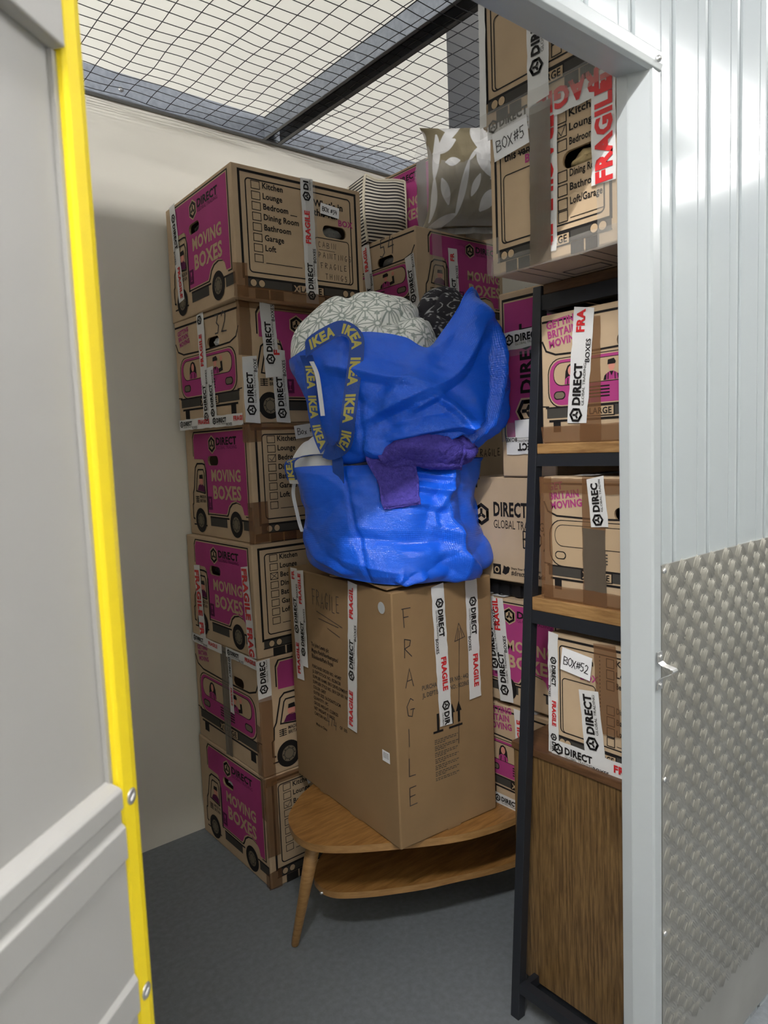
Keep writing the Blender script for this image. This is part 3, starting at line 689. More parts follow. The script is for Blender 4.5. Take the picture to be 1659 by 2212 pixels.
mb = MB(); wd = .0095
path = [(1.290, .722, 1.068), (1.291, .7215, 1.047), (1.294, .715, 1.041), (1.299, .704, 1.037), (1.303, .698, 1.034), (1.304, .696, 1.030), (1.303, .698, 1.026), (1.299, .704, 1.022), (1.294, .715, 1.016), (1.291, .7215, 1.010), (1.290, .722, .990)]
vs = []
for i, p in enumerate(path):
    q = Vector(p)
    vs += [q+Vector((-wd, 0, 0)), q+Vector((wd, 0, 0)), q+Vector((wd, -.0022, .0)), q+Vector((-wd, -.0022, 0))]
fs = []
for i in range(len(path)-1):
    for k in range(4): fs.append((i*4+k, i*4+(k+1) % 4, (i+1)*4+(k+1) % 4, (i+1)*4+k))
fs += [(3, 2, 1, 0), tuple(len(vs)-4+k for k in range(4))]
mb.add(vs, fs, ZINC, False); brk = bevel(mb.build('bracket', hp_, (1.297, .724, 1.03)), .0007)
for z in (1.058, 1.0):
    mb = MB(); mb.tube([(1.2905, .7195, z), (1.2905, .7165, z)], [.0045, .003], ZINC, 10); mb.build('screw', brk, (1.297, .724, 1.03))

# ceiling lamps in the corridor
TUBEM = []
for i, (c, ln_t, axis, k, lab) in enumerate(LAMPS):
    lo = thing('ceiling_light', (c[0], c[1], 3.075), lab, 'ceiling light', 'corridor tube lights')
    d = Vector((1, 0, 0)) if axis == 'x' else Vector((0, 1, 0)); C_ = Vector(c)
    m = bpy.data.materials.new('lit_tube'); m.use_nodes = True; nt = m.node_tree; nt.nodes.remove(nt.nodes['Principled BSDF'])
    em = nt.nodes.new('ShaderNodeEmission'); em.inputs[0].default_value = (*LAMPC, 1); em.inputs[1].default_value = TUBE_STRENGTH*k
    nt.links.new(em.outputs[0], nt.nodes['Material Output'].inputs[0])
    mb = MB(); mb.tube([C_-d*ln_t/2, C_+d*ln_t/2], .016, m, 12); mb.build('tube', lo, (c[0], c[1], 3.075))
    e = Vector((.04, .04, 0)) + d*(ln_t/2+.03-.04)
    mb = MB(); mb.box(c[0]-e.x, c[1]-e.y, 3.095, c[0]+e.x, c[1]+e.y, 3.14, STEELD)
    for q in (-1, 1):
        p = C_+d*(q*(ln_t/2+.015)); mb.box(p.x-.016, p.y-.016, 3.04, p.x+.016, p.y+.016, 3.10, TRIMW)
    mb.build('housing', lo, (c[0], c[1], 3.075))
    for q in (-.4, .4):
        p = C_+d*(q*ln_t); mb = MB(); mb.tube([(p.x, p.y, 3.14), (p.x, p.y, 3.95)], .004, WIRE, 6); mb.build('hanger', lo, (c[0], c[1], 3.075))

# ================================================================== LEFT STACK
ZS = [0, .396, .805, 1.193, 1.592, 1.980, 2.385]
HS = (.455, .70, .085, .034)
G = 'moving boxes stacked along the left wall'
b = Carton((1.107, 2.04), 0, .48, .525, ZS[0], ZS[1], 'pink-sided moving box on the floor, bottom of the left stack beside the table', G, artL=art_side, artR=art_rear, hL=HS, art_kw={'R': {'tick': 2, 'plate': False}}, fill={'L': COTTON}).done()
b.tape('R', (.03, .30), (.03, 1.0), .05, 'brown', lay=9); b.tape('R', (.03, .0), (.03, .16), .05, 'brown', lay=9); b.tape('L', (.97, .62), (.97, 1.0), .03, 'brown', lay=9); b.tape('L', (.975, .0), (.975, .14), .026, 'brown', lay=9); b.tape('R', (.0, .965), (1, .965), .03, 'brown', lay=10)
b.label_paper('R', .34, .82, .085, .038, 'Box', .25, .62)
b = Carton((1.106, 2.045), -.8, .48, .518, ZS[1]+.001, ZS[2], 'moving box with grey tape strip down its van front, second from floor, left stack', G, artL=art_front, artR=art_side, hL=(.70, .725, .085, .036), fill={}).done()
b.tape('L', (.515, 1.0), (.515, .0), .055, 'grey'); b.tape('L', (.60, .96), (.60, .42), .030, 'white'); b.tape('L', (.0, .965), (.5, .965), .035, 'white', lay=10); b.tape('L', (.56, .965), (1, .965), .035, 'white', lay=10)
b.tape('R', (.035, .66), (.035, 1.0), .05, 'white', phase=.02); b.tape('R', (.035, .0), (.035, .68), .05, 'brown', lay=9); b.tape('L', (.965, .0), (.965, .45), .03, 'brown', lay=9)
b = Carton((1.109, 2.05), .1, .48, .51, ZS[2]+.001, ZS[3], 'moving box with red FRAGILE tapes and paper label 61 in the left stack', G, artL=art_side, artR=art_rear, hL=HS, art_kw={'R': {'cross': 2}}, fill={'L': BLACKP}).done()
b.tape('L', (.90, .80), (.945, .0), .05, 'big', phase=.005); b.tape('L', (.165, .72), (.20, .0), .05, 'big', phase=.02)
b.label_paper('R', .46, .85, .105, .046, 'Box #61', .03)
b = Carton((1.125, 2.052), -.6, .48, .51, ZS[3]+.001, ZS[4], 'pink-sided moving box with ticked Bedroom and paper label 59, fourth from floor in left stack', G, artL=art_side, artR=art_rear, hL=HS, art_kw={'R': {'tick': 2}}).done()
b.tape('R', (.03, .0), (.03, .35), .075, 'brown', lay=9); b.tape('R', (.02, .84), (.02, 1.0), .07, 'brown', lay=9); b.tape('L', (.965, .85), (.965, 1.0), .035, 'brown', lay=9); b.tape('L', (.975, .0), (.975, .30), .026, 'brown', lay=9); b.tape('R', (.0, .045), (1, .045), .03, 'brown', lay=10); b.tape('R', (.0, .97), (1, .97), .024, 'brown', lay=10)
b.label_paper('R', .36, .86, .112, .045, 'Box #59', .12)
b = Carton((1.108, 2.045), 1.6, .48, .47, ZS[4]+.001, ZS[5], 'moving box with printed van front and handwritten 32, fifth from floor in left stack', G, artL=art_front, artR=art_side, hL=(.62, .725, .085, .036), fill={'L': COTTON})
b.AL.pen('32', .66, .78, .065, PEN, .0045, 2)
b.done()
b.tape('L', (.455, 1.0), (.475, .0), .05, 'white', phase=.015, flip=True); b.tape('L', (.56, .52), (.58, .02), .045, 'white', phase=.02, flip=True)
b.tape('L', (.0, .035), (1, .035), .038, 'white', lay=10); b.tape('R', (.03, .55), (.03, 1.0), .05, 'brown', lay=9); b.tape('R', (.06, .0), (.06, .55), .055, 'white', phase=.02, lay=9); b.tape('R', (.0, .975), (1, .975), .024, 'brown', lay=10)
b.tape('R', (.305, .0), (.285, .62), .055, 'white', phase=.01); b.tape('R', (.235, .38), (.215, 1.0), .055, 'white', phase=.04, lay=11)
b = Carton((1.085, 2.0), -1.5, .49, .535, ZS[5]+.001, ZS[6], 'big pink-sided moving box with label 34 and Cabin Paintings handwriting, top of left stack', G, artL=art_side, artR=art_rear, hL=HS, hR=(.765, .615, .095, .040), fill={'L': BLACKP, 'R': FLUFF})
for i, t in enumerate(('CABIN', 'PAINTINGS', 'FRAGILE', 'THINGS')): b.AR.pen(t, .625+(.05 if i == 3 else .015*(i > 1)), .475-.085*i, .018, PEN, .0016, 2, sp=.95)
b.AR.line([(.63, .455), (.76, .452)], .0014, PEN, 2)
b.done()
b.tape('R', (.55, 1.0), (.555, .0), .048, 'white', phase=.01, flip=True); b.tape('R', (.575, .98), (.578, .22), .04, 'clear', lay=9)
b.tape('L', (.135, 1.0), (.20, .16), .05, 'white', phase=.03); b.tape('R', (.022, .0), (.022, .25), .05, 'brown', lay=9); b.tape('R', (.0, .03), (1, .03), .045, 'brown', lay=9)
b.label_paper('R', .645, .745, .075, .035, 'BOX #34', -.10, .42)

# ================================================================== BACK COLUMN (behind the bags)
G = 'moving boxes stacked against the back wall'
X5, Y5 = 1.893, 2.045
for k in (0, 1):
    Carton((X5, Y5), 0, .47, .50, ZS[k]+.001, ZS[k+1], ['moving box on the floor, bottom of the back stack hidden behind the big carton', 'moving box second from the floor in the back stack behind the big carton'][k], G).done()
b = Carton((X5, Y5), 0, .47, .50, ZS[2]+.001, ZS[3], 'moving box third from the floor in the back stack behind the lower blue bag', G, artR=art_rear).done()
b = Carton((X5, Y5-.004), 0, .47, .50, ZS[3]+.001, ZS[4], 'moving box with faint FRAGILE handwriting right of the purple towel, in the back stack', G)
b.AR.pen('FRAGILE', .62, .62, .030, INK, .003, 2, .8); b.AR.line([(.60, .1), (.60, .92), (.98, .92), (.98, .1)], .004, INK, 0, True)
b.done(); b.tape('R', (.545, .0), (.55, .85), .05, 'white')
b = Carton((X5, Y5), .5, .47, .50, ZS[4]+.001, ZS[5], 'moving box with van-front print right of the upper blue bag, under box 54', G, artR=art_front, art_kw={'R': {}}).done()
b.tape('R', (.45, .04), (1, .04), .05, 'clear', lay=9)
b = Carton((X5-.01, Y5), 0, .50, .51, ZS[5]+.001, 2.338, 'moving box with handwritten 54 and pink right side, under the leaf-print pillow', G, artL=art_front, artR=art_side, hL=(.64, .735, .10, .036), fill={'L': FLUFF}, art_kw={'R': {'text_u': .54}})
b.AL.pen('54', .58, .79, .07, PEN, .0045, 2, .75)
b.done()
b.tape('L', (.40, 1.0), (.47, .1), .052, 'white', phase=.01, flip=True); b.tape('L', (.93, .70), (.985, .1), .052, 'white', phase=.03, flip=True)
b.tape('R', (.215, 1.0), (.235, .1), .052, 'clear', lay=9); b.tape('R', (.39, .82), (.41, .1), .052, 'white', phase=.01, flip=True)
b = Carton((2.11, 2.10), 0, .40, .46, 2.340, 2.690, 'pink-sided moving box under the wire mesh, between striped cushion and leaf-print pillow', G, artL=art_side, hL=(.30, .58, .085, .038), art_kw={'L': {'text_u': .22, 'cab': False}}).done()
b.tape('L', (.70, 1.0), (.70, .0), .06, 'grey')

# ================================================================== RIGHT COLUMN on the table
G = 'moving boxes stacked between the big carton and the shelf'
XC = 1.572
b = Carton((XC, 1.165), 0, .36, .40, .385, .704, 'small moving box with woman print, lowest behind the black shelf post', G, artL=art_front, art_kw={'L': {'xo': .22, 'sc': .78, 'sv': 1.5}}).done()
b.tape('L', (.62, 1.0), (.66, .0), .048, 'white', phase=.0, flip=True); b.tape('L', (.0, .05), (1, .05), .036, 'white', lay=10, phase=.14); b.tape('T', (.0, .30), (1, .30), .048, 'white'); b.tape('T', (.0, .55), (1, .55), .05, 'brown')
b = Carton((XC, 1.165), 0, .38, .42, .716, 1.035, 'small pink-sided moving box with crossing white tapes behind the black shelf post', G, artL=art_side, art_kw={'L': {'text_u': .50, 'cab': False, 'wheels': ((.52, .145),)}}).done()
b.tape('L', (.44, 1.0), (.52, .0), .052, 'white', phase=.02, flip=True); b.tape('L', (.36, 1.0), (.43, .30), .052, 'white', phase=.0, flip=True, lay=10)
b.tape('T', (.0, .55), (1, .55), .05, 'white'); b.tape('T', (.0, .7), (1, .7), .05, 'white')
cr = thing('plastic_tray', (1.60, 1.17, 1.037), 'flat black plastic tray between two boxes of the right stack', 'tray')
mb = MB(); mb.box(1.60, 1.19, 1.037, 1.93, 1.58, 1.080, BLACKP); bevel(mb.build('tray_body', cr, (1.60, 1.17, 1.037)), .006)
mb = MB()
for k in range(9): mb.box(1.592, 1.20+.042*k, 1.040, 1.601, 1.222+.042*k, 1.076, BLACKP)
mb.box(1.588, 1.18, 1.076, 1.94, 1.59, 1.088, BLACKP); mb.build('tray_rim', cr, (1.60, 1.17, 1.037))
b = Carton((XC-.005, 1.17), 0, .38, .315, 1.089, 1.397, 'plain box printed in black with a cube mark, right of the lower blue bag', G)
art_plain(b.AL); b.AL.text('T', .02, .9, .03, INK, 1, .03); b.done()
b.tape('T', (.0, .3), (1, .3), .05, 'white')
b = Carton((XC-.012, 1.165), 0, .36, .19, 1.399, 1.915, 'tall pink box on end with sideways lettering, left of the black shelf post', G)
A = b.AL
A.poly(A.rrect(.085, .115, 1.4, .955, .05)[0:], INK, 0) if False else None
A.poly([(.06, .235), (.09, .175), (.17, .14), (.30, .125), (.985, .125), (.985, .965), (.06, .965)], INK, 0); A.poly([(.085, .237), (.115, .185), (.19, .152), (.31, .138), (.985, .138), (.985, .950), (.085, .950)], PRINTK, 1); A.poly([(.105, .24), (.13, .195), (.20, .163), (.32, .148), (.985, .148), (.985, .942), (.105, .942)], PINK, 2)
A.logo(.50, .355, .036, INK, 5, rot=pi/2, back=PRINTK); A.text('DIRECT', .60, .45, .042, INK, 4, .035, rot=pi/2, width=.19); A.text('GLOBAL TRADING', .80, .45, .020, PINKD, 4, 0, rot=pi/2, width=.19); A.text('MOVING', 1.05, .45, .01, PRINTK, 4, .035, rot=pi/2, width=.10)
b.done()
b.tape('L', (.0, .735), (1, .745), .05, 'white', phase=.02); b.tape('L', (.0, .69), (1, .70), .04, 'clear', lay=9); b.tape('L', (.0, .245), (1, .255), .052, 'clear', lay=9, phase=.03); b.tape('L', (1, .175), (.10, .17), .05, 'white', phase=.0); b.tape('L', (.3, .26), (1, .262), .05, 'white', phase=.07, lay=11)

# ================================================================== COFFEE TABLE
tb = thing('coffee_table', (1.45, 1.67, 0), 'oval oak coffee table with lower shelf under the big brown carton', 'table')
def crv(pts, n=6):
    out = []; N = len(pts)
    for i in range(N):
        p0, p1, p2, p3 = (Vector(pts[(i+k-1) % N]) for k in range(4))
        for k in range(n):
            t = k/n; out.append(tuple(.5*((2*p1)+(-p0+p2)*t+(2*p0-5*p1+4*p2-p3)*t*t+(-p0+3*p1-3*p2+p3)*t**3)))
    return out
top = [(1.044, 1.795), (1.012, 1.72), (1.006, 1.665), (1.017, 1.622), (1.04, 1.587), (1.093, 1.537), (1.163, 1.486), (1.25, 1.428), (1.342, 1.375), (1.43, 1.342), (1.53, 1.321), (1.66, 1.315), (1.79, 1.345), (1.875, 1.43), (1.90, 1.56), (1.86, 1.72), (1.74, 1.86), (1.56, 1.95), (1.36, 1.965), (1.188, 1.906), (1.107, 1.855)]
mb = MB(); mb.prism(crv(top), .362, .384, OAK, OAKE); bevel(mb.build('table_top', tb, (1.45, 1.67, 0)), .002)
low = [(1.112, 1.775), (1.092, 1.715), (1.10, 1.672), (1.126, 1.638), (1.19, 1.588), (1.262, 1.544), (1.34, 1.502), (1.428, 1.465), (1.52, 1.425), (1.612, 1.395), (1.70, 1.39), (1.78, 1.45), (1.80, 1.56), (1.76, 1.70), (1.66, 1.82), (1.50, 1.88), (1.34, 1.89), (1.20, 1.85)]
mb = MB(); mb.prism(crv(low), .160, .180, OAK, OAKE); bevel(mb.build('lower_shelf', tb, (1.45, 1.67, 0)), .002)
for (tx, ty, fx, fy) in ((1.056, 1.672, 1.020, 1.757), (1.80, 1.46, 1.86, 1.40), (1.55, 1.89, 1.57, 1.955)):
    mb = MB(); mb.tube([(fx, fy, 0), (fx+(tx-fx)*.02, fy+(ty-fy)*.02, .006), (fx+(tx-fx)*.5, fy+(ty-fy)*.5, .18), (tx, ty, .362)], [.010, .0115, .017, .0225], OAKE, 18); mb.build('leg', tb, (1.45, 1.67, 0))
mb = MB(); mb.tube([(1.085, 1.70, .165), (1.105, 1.70, .163)], .004, ZINC, 8); mb.build('shelf_pin', tb, (1.45, 1.67, 0))

# ================================================================== BIG CENTRAL CARTON
b = Carton((1.177, 1.422), -4.5, .363, .600, .3845, 1.109, 'large plain brown carton with handwritten FRAGILE standing on the coffee table', None, m=KRAFT2)
A = b.AL
A.pen('FRAGILE', .275, .86, .050, PEN, .0022, 1, .52, rot=-.03, sx=.66)
for q in (((.31, .835), (.57, .80)), ((.33, .805), (.53, .795)), ((.42, .775), (.54, .755))): A.line(q, .002, PEN, 1)
for i, t in enumerate(('To John Lewis plc', 'Magna Park/Northampton/', 'Blakelands/Park Royal')): A.text(t, .237, .668-.027*i, .0135, INK, 1, .02, .80)
for i, t in enumerate(('PURCHASE ORDER NO.: 442487', 'JL DEPT/STOCK NO.: 82286528', 'SUPPLIER NAME: EKO DEVELOPMENT LIMITED', 'SUPPLIER STYLE NO.: EK9125P-001 NG', 'COLOR: GREY', 'OUTER SIZE: 56.5X36X72.5CM', 'QUANTITY: 1PC', 'GROSS WEIGHT: 12.20KGS', 'NET WEIGHT: 9.10KGS', 'CARTON NO.')): A.text(t, .237, .570-.0243*i, .0105, INK, 1, .02, .86)
A.pen('474', .37, .338, .030, PEN, .0022, 1, .7); A.text('OF  505', .50, .351, .0105, INK, 1, .02, .86); A.text('Made in China', .25, .305, .0095, INK, 1, .015, .9)
A = b.AR
A.pen('FRAGILE', .10, .86, .052, PEN, .0024, 1, vert=True)
A.line([(.605, .34), (.645, .80)], .0018, PEN, 1); A.line([(.595, .76), (.64, .83), (.70, .77)], .0018, PEN, 1, True); A.line([(.62, .76), (.635, .81)], .0016, PEN, 1); A.line([(.675, .765), (.655, .81)], .0016, PEN, 1)
A.text('PURCHASE ORDER NO.: 442487', .255, .60, .0135, INKG, 1, .02, .72); A.text('JL DEPT/STOCK NO.: 82286528', .255, .57, .0135, INKG, 1, .02, .72)
for u in (.545, .615): A.poly([(u-.03, .475), (u-.012, .475), (u-.012, .43), (u+.012, .43), (u+.012, .475), (u+.03, .475), (u, .515)][::-1], INK, 1)
A.rect(.51, .413, .65, .422, INK, 1)
for u in (.40,): A.rect(u-.012, .42, u+.012, .49, INK, 1); A.rect(u-.05, .413, u+.05, .422, INK, 1)
for g in range(7):
    for k in range(3 if g < 6 else 2):
        v = .385-.026*g-.0072*k; u = .36; end = (.60, .58, .47)[k]
        while u < end:      # lines of print too small to read
            e = min(end, u+random.uniform(.012, .035)); A.line([(u, v), (e, v)], .0022, INKG, 1); u = e+.008
b.done()
b.tape('L', (.105, .485), (.085, 1.0), .048, 'white', phase=.02, k0=1); b.tape('L', (.165, .56), (.160, 1.0), .046, 'white', phase=.03, lay=11)
b.tape('L', (.630, .385), (.690, 1.0), .050, 'white', phase=.01, k0=1)
b.tape('R', (.43, 1.0), (.475, .435), .045, 'white', phase=.035, flip=False); b.tape('R', (.775, 1.0), (.79, .51), .045, 'white', phase=.05)
b.tape('L', (.62, .0), (.62, .09), .06, 'kraft', lay=4); b.tape('R', (.53, .0), (.53, .115), .05, 'kraft', lay=4); b.tape('L', (.30, .0), (.30, .07), .05, 'kraft', lay=4)
f = b.FL
mb = MB(); A = Art(mb, f, 5); A.rect(.885, .328, .945, .372, PAPER, 0)
for k in range(9): A.line([(.895+.005*k, .342), (.895+.005*k, .366)], (.0006, .0013, .0009)[k % 3], INK, 1)
mb.build('barcode_sticker', b.root, b.P)
mb = MB(); A = Art(mb, f, 5); A.disc(.925, .935, .0165, mat('seal_dot', (.5, .52, .53), .25, alpha=.85), 0); mb.build('seal_dot', b.root, b.P)
# lifted top flap
mb = MB(); F0 = b.FT
def tpnt(u, v, h): return F0.p(u*F0.W, v*F0.H, 0)+Vector((0, 0, h))
N = 14; vs = []
for i in range(N+1):
    v = .02+.50*i/N
    for u, h in ((-.015, .006+.016*sin(pi*min(1, i/N*1.1))*(i/N)**.6), (.25, .012), (.48, .008)):
        vs.append(tpnt(u, v, h))
        vs.append(tpnt(u, v, h+.004))
fs = []
for i in range(N):
    for k in range(2):
        a = i*6+k*2; c = a+6
        fs += [(a+1, a+3, c+3, c+1), (a, c, c+2, a+2)]
    fs += [(i*6, i*6+1, i*6+7, i*6+6), (i*6+4, i*6+10, i*6+11, i*6+5)]
fs += [(0, 2, 3, 1), (2, 4, 5, 3), (N*6, N*6+1, N*6+3, N*6+2), (N*6+2, N*6+3, N*6+5, N*6+4)]
mb.add(vs, fs, KRAFT2, False); mb.build('flap', b.root, b.P)
BIGC = b

# ================================================================== SHELF UNIT, SIDEBOARD AND THEIR BOXES
sh = thing('shelf_unit', (1.30, 1.12, 0), 'black metal shelf unit with wooden shelves behind the white door jamb', 'shelf')
O = (1.30, 1.12, 0)
def px(z): return 1.301+.150*z/1.882
SX1, SY0, SY1 = 1.86, .800, 1.146
pw = .0265
for (yy, nm) in ((1.121, 0), (.800, 1)):
    mb = MB(); x0, x1_ = px(0), px(1.882)
    mb.hexa([(x0, yy, 0), (x0+pw, yy, 0), (x0+pw, yy+pw, 0), (x0, yy+pw, 0), (x1_, yy, 1.882), (x1_+pw, yy, 1.882), (x1_+pw, yy+pw, 1.882), (x1_, yy+pw, 1.882)], BLACKM); bevel(mb.build('post', sh, O), .0015)
    mb = MB(); mb.box(SX1, yy, 0, SX1+pw, yy+pw, 1.882, BLACKM); mb.build('post', sh, O)
for z, th in ((1.073, .034), (1.465, .030), (1.858, .036)):
    x = px(z)
    mb = MB(); mb.box(x+.0015, .827, z-th, x+.025, 1.121, z, BLACKM); mb.box(SX1, .827, z-th, SX1+.024, 1.121, z, BLACKM); mb.box(x+.003, 1.123, z-th, SX1, 1.143, z, BLACKM); mb.box(x+.003, .802, z-th, SX1, .822, z, BLACKM)
    mb.build('rail', sh, O)
    mb = MB(); mb.box(x+.001 if z < 1.8 else x+.006, .828, z+.0005, SX1-.002, 1.119, z+(.034 if z < 1.2 else .026), SHELFW if z < 1.8 else TEAKT); bevel(mb.build('shelf_board', sh, O), .002)
x = px(.09); mb = MB(); mb.box(x+.001, .827, .072, x+.025, 1.121, .098, BLACKM); mb.box(x+.025, 1.124, .05, SX1, 1.14, .075, BLACKM); mb.build('rail', sh, O)
# sideboard
sb = thing('sideboard', (1.39, 1.0, 0), 'dark oak sideboard with plain side panel standing behind the black shelf post', 'sideboard')
O = (1.39, 1.0, 0)
mb = MB(); mb.box(1.392, .80, .055, 1.56, 1.193, .686, TEAKV); mb.build('body', sb, O)
mb = MB(); mb.box(1.386, .796, .686, 1.565, 1.197, .7075, TEAKT); bevel(mb.build('top', sb, O), .003)
mb = MB(); mb.box(1.41, .82, 0, 1.54, 1.18, .055, BLACKM); mb.build('plinth', sb, O)

G = 'moving boxes standing on the shelf unit'
b = Carton((1.405, .797), 0, .15, .279, .708, 1.022, 'moving box with paper label 52 on top of the sideboard behind the white jamb', G, artL=art_rear, art_kw={'L': {'old': True, 'tick': None}}).done()
b.tape('L', (.0, .045), (1, .045), .045, 'white', phase=.005, lay=9); b.tape('L', (.035, 1.0), (.02, .0), .03, 'white', phase=.06); b.tape('L', (.47, .02), (.40, .60), .055, 'white', phase=.035, lay=11); b.tape('L', (.60, .30), (.56, 1.0), .060, 'brown', lay=10)
b.label_paper('L', .115, .72, .086, .058, 'BOX#52', -.13, .36)
b = Carton((1.402, .797), 0, .30, .293, 1.1085, 1.410, 'moving box with plain van-front outline on the lower wooden shelf', G, artL=art_front, hL=(.78, .725, .06, .030), art_kw={'L': {'pink': False, 'slogan': 'GET', 'sv': 1.45}}, fill={'L': mat('purple_cloth', (.10, .06, .30), .6)})
b.AL.pen('BOX', .82, .76, .05, PEN, .004, 3, .6); b.done()
b.tape('L', (.52, 1.0), (.56, .62), .045, 'white', phase=.0, flip=True, lay=11); b.tape('L', (.50, .60), (.51, .0), .06, 'grey'); b.tape('L', (.50, 1.0), (.50, .0), .062, 'brown', lay=7); b.tape('L', (.0, .04), (1, .04), .045, 'brown', lay=9); b.tape('L', (.04, 1.0), (.04, .0), .035, 'brown', lay=9); b.tape('L', (.0, .93), (1, .93), .035, 'brown', lay=9); b.tape('T', (.0, .6), (1, .6), .05, 'white')
b = Carton((1.425, .797), 0, .30, .308, 1.4915, 1.802, 'moving box with pink van front and waving man, on the upper wooden shelf', G, artL=art_front, hL=(.80, .725, .075, .034), fill={'L': FLUFF}, art_kw={'L': {'sv': 1.4}}).done()
b.tape('L', (.335, .14), (.415, 1.0), .055, 'white', phase=.0); b.tape('L', (.455, .0), (.455, .92), .058, 'brown', lay=7); b.tape('L', (.0, .06), (1, .06), .045, 'brown', lay=6)
b = Carton((1.735, .797), 0, .115, .31, 1.4915, 1.845, 'dark pink-sided moving box squeezed behind the front box on the upper shelf', G, artL=art_side, art_kw={'L': {'text_u': .2}}).done()
b = Carton((1.282, .80), 0, .45, .330, 1.8855, 2.215, 'moving box labelled 5 overhanging the top of the shelf unit', G, artL=art_rear, hL=(.765, .585, .105, .036), art_kw={'L': {'old': True, 'tick': 1}}, fill={'L': mat('straw_rope', (.55, .42, .22), .8, bump=.8, bscale=60)})
b.done()
b.tape('L', (.455, 1.0), (.44, .0), .056, 'grey', lay=20); b.tape('L', (.50, .92), (.475, .05), .055, 'big', lay=8); b.tape('L', (.0, .985), (.36, .99), .045, 'white', phase=.0, lay=10); b.tape('L', (.36, .965), (1, .97), .060, 'big', phase=.01, lay=12, flip=True)
b.tape('L', (.915, .36), (.915, .97), .055, 'big', phase=.002, lay=14); b.tape('L', (.94, .0), (.94, .45), .05, 'clear', lay=12); b.tape('L', (.0, .045), (1, .045), .04, 'clear', lay=12); b.tape('L', (.02, .0), (.02, .25), .04, 'clear', lay=9)
b.label_paper('L', .06, .755, .100, .062, 'BOX#5', .10, .40)
mb = MB(); A = Art(mb, b.FB, 0)
for q in (.2, .3, .7, .8): A.line([(.02, q), (.98, q)], .003, INK, 0)
for u in (.25, .45, .65): A.line([(u, .35), (u+.1, .35), (u+.1, .65), (u, .65)], .004, INK, 0, True)
mb.build('base_print', b.root, b.P)
b = Carton((1.276, .80), 0, .45, .345, 2.2165, 2.565, 'moving box on top of box 5, right under the wire mesh', G, artL=art_rear, art_kw={'L': {'old': True}}).done()
b.tape('L', (.48, 1.0), (.47, .0), .056, 'white', phase=.05, flip=True); b.tape('L', (.0, .012), (1, .015), .05, 'clear', lay=11); b.tape('L', (.03, .9), (.02, .0), .02, 'plain', lay=9)

# ================================================================== SOFT THINGS
FH = Vector((cos(YAW), sin(YAW), 0)); RH = Vector((sin(YAW), -cos(YAW), 0))
def cr(P, t):
    n = len(P)-1; x = min(max(t, 0), .99999)*n; i = int(x); f = x-i
    p0, p1, p2, p3 = P[max(i-1, 0)], P[i], P[i+1], P[min(i+2, n)]
    return .5*((2*p1)+(p2-p0)*f+(2*p0-5*p1+4*p2-p3)*f*f+(3*p1-p0-3*p2+p3)*f**3)
def ridge(p, s, sharp, seed=0.0):
    return (1-min(1, abs(noise.noise(Vector((p.x*s, p.y*s, p.z*s))+Vector((seed, seed*1.7, -seed))))*2.2))**sharp
def loft(rings, nu, nv, disp, rim=None, cap=True):
    """rings: (L,R,bf,bb,p,yc) bottom->top. L,R are the left and right flanks; bf/bb how far it bulges to the front / back"""
    Ls = [Vector(r[0]) for r in rings]; Rs = [Vector(r[1]) for r in rings]
    sc = [[Vector((float(r[k]), 0, 0)) for r in rings] for k in (2, 3, 4)]
    G_ = []
    for j in range(nv+1):
        t = j/nv; L, R = cr(Ls, t), cr(Rs, t); bf, bb, p = (cr(q, t).x for q in sc)
        C = (L+R)/2; A = (R-L)/2; row = []
        for i in range(nu):
            th = 2*pi*i/nu; c, s = cos(th), sin(th)
            cu = math.copysign(abs(c)**(2/p), c); su = math.copysign(abs(s)**(2/p), s)
            q = C + A*cu + FH*((bb if su > 0 else bf)*su)
            if rim: q.z += rim(th, t)
            row.append(q)
        G_.append(row)
    vs = []; uv = []
    for j in range(nv+1):
        for i in range(nu):
            q = G_[j][i]; d = (G_[j][(i+1) % nu]-G_[j][i-1]); e = (G_[min(j+1, nv)][i]-G_[max(j-1, 0)][i]); n = d.cross(e)
            n = n.normalized() if n.length > 1e-9 else Vector((0, 0, 1))
            vs.append(q + n*disp(q, 2*pi*i/nu, j/nv))
    fs = [(j*nu+i, j*nu+(i+1) % nu, (j+1)*nu+(i+1) % nu, (j+1)*nu+i) for j in range(nv) for i in range(nu)]
    if cap: fs.append(tuple(range(nu-1, -1, -1)))
    return vs, fs
def soft(name, vs, fs, m, parent, origin, uvs=None, pattern=None, solid=0.0):
    mb = MB(); mb.add(vs, fs, m, True); o = mb.build(name, parent, origin); me = o.data
    if uvs:
        l = me.uv_layers.new(name='UVMap')
        for lp in me.loops: l.data[lp.index].uv = uvs[lp.vertex_index]
    if pattern:
        at = me.attributes.new('pattern', 'FLOAT', 'POINT'); at.data.foreach_set('value', pattern)
    if solid:
        s_ = o.modifiers.new('thick', 'SOLIDIFY'); s_.thickness = solid; s_.offset = -1
    return o
def bag_uv(nu, nv, per, hgt): return [(per*min(i, nu-i)/nu, hgt*j/nv) for j in range(nv+1) for i in range(nu)]

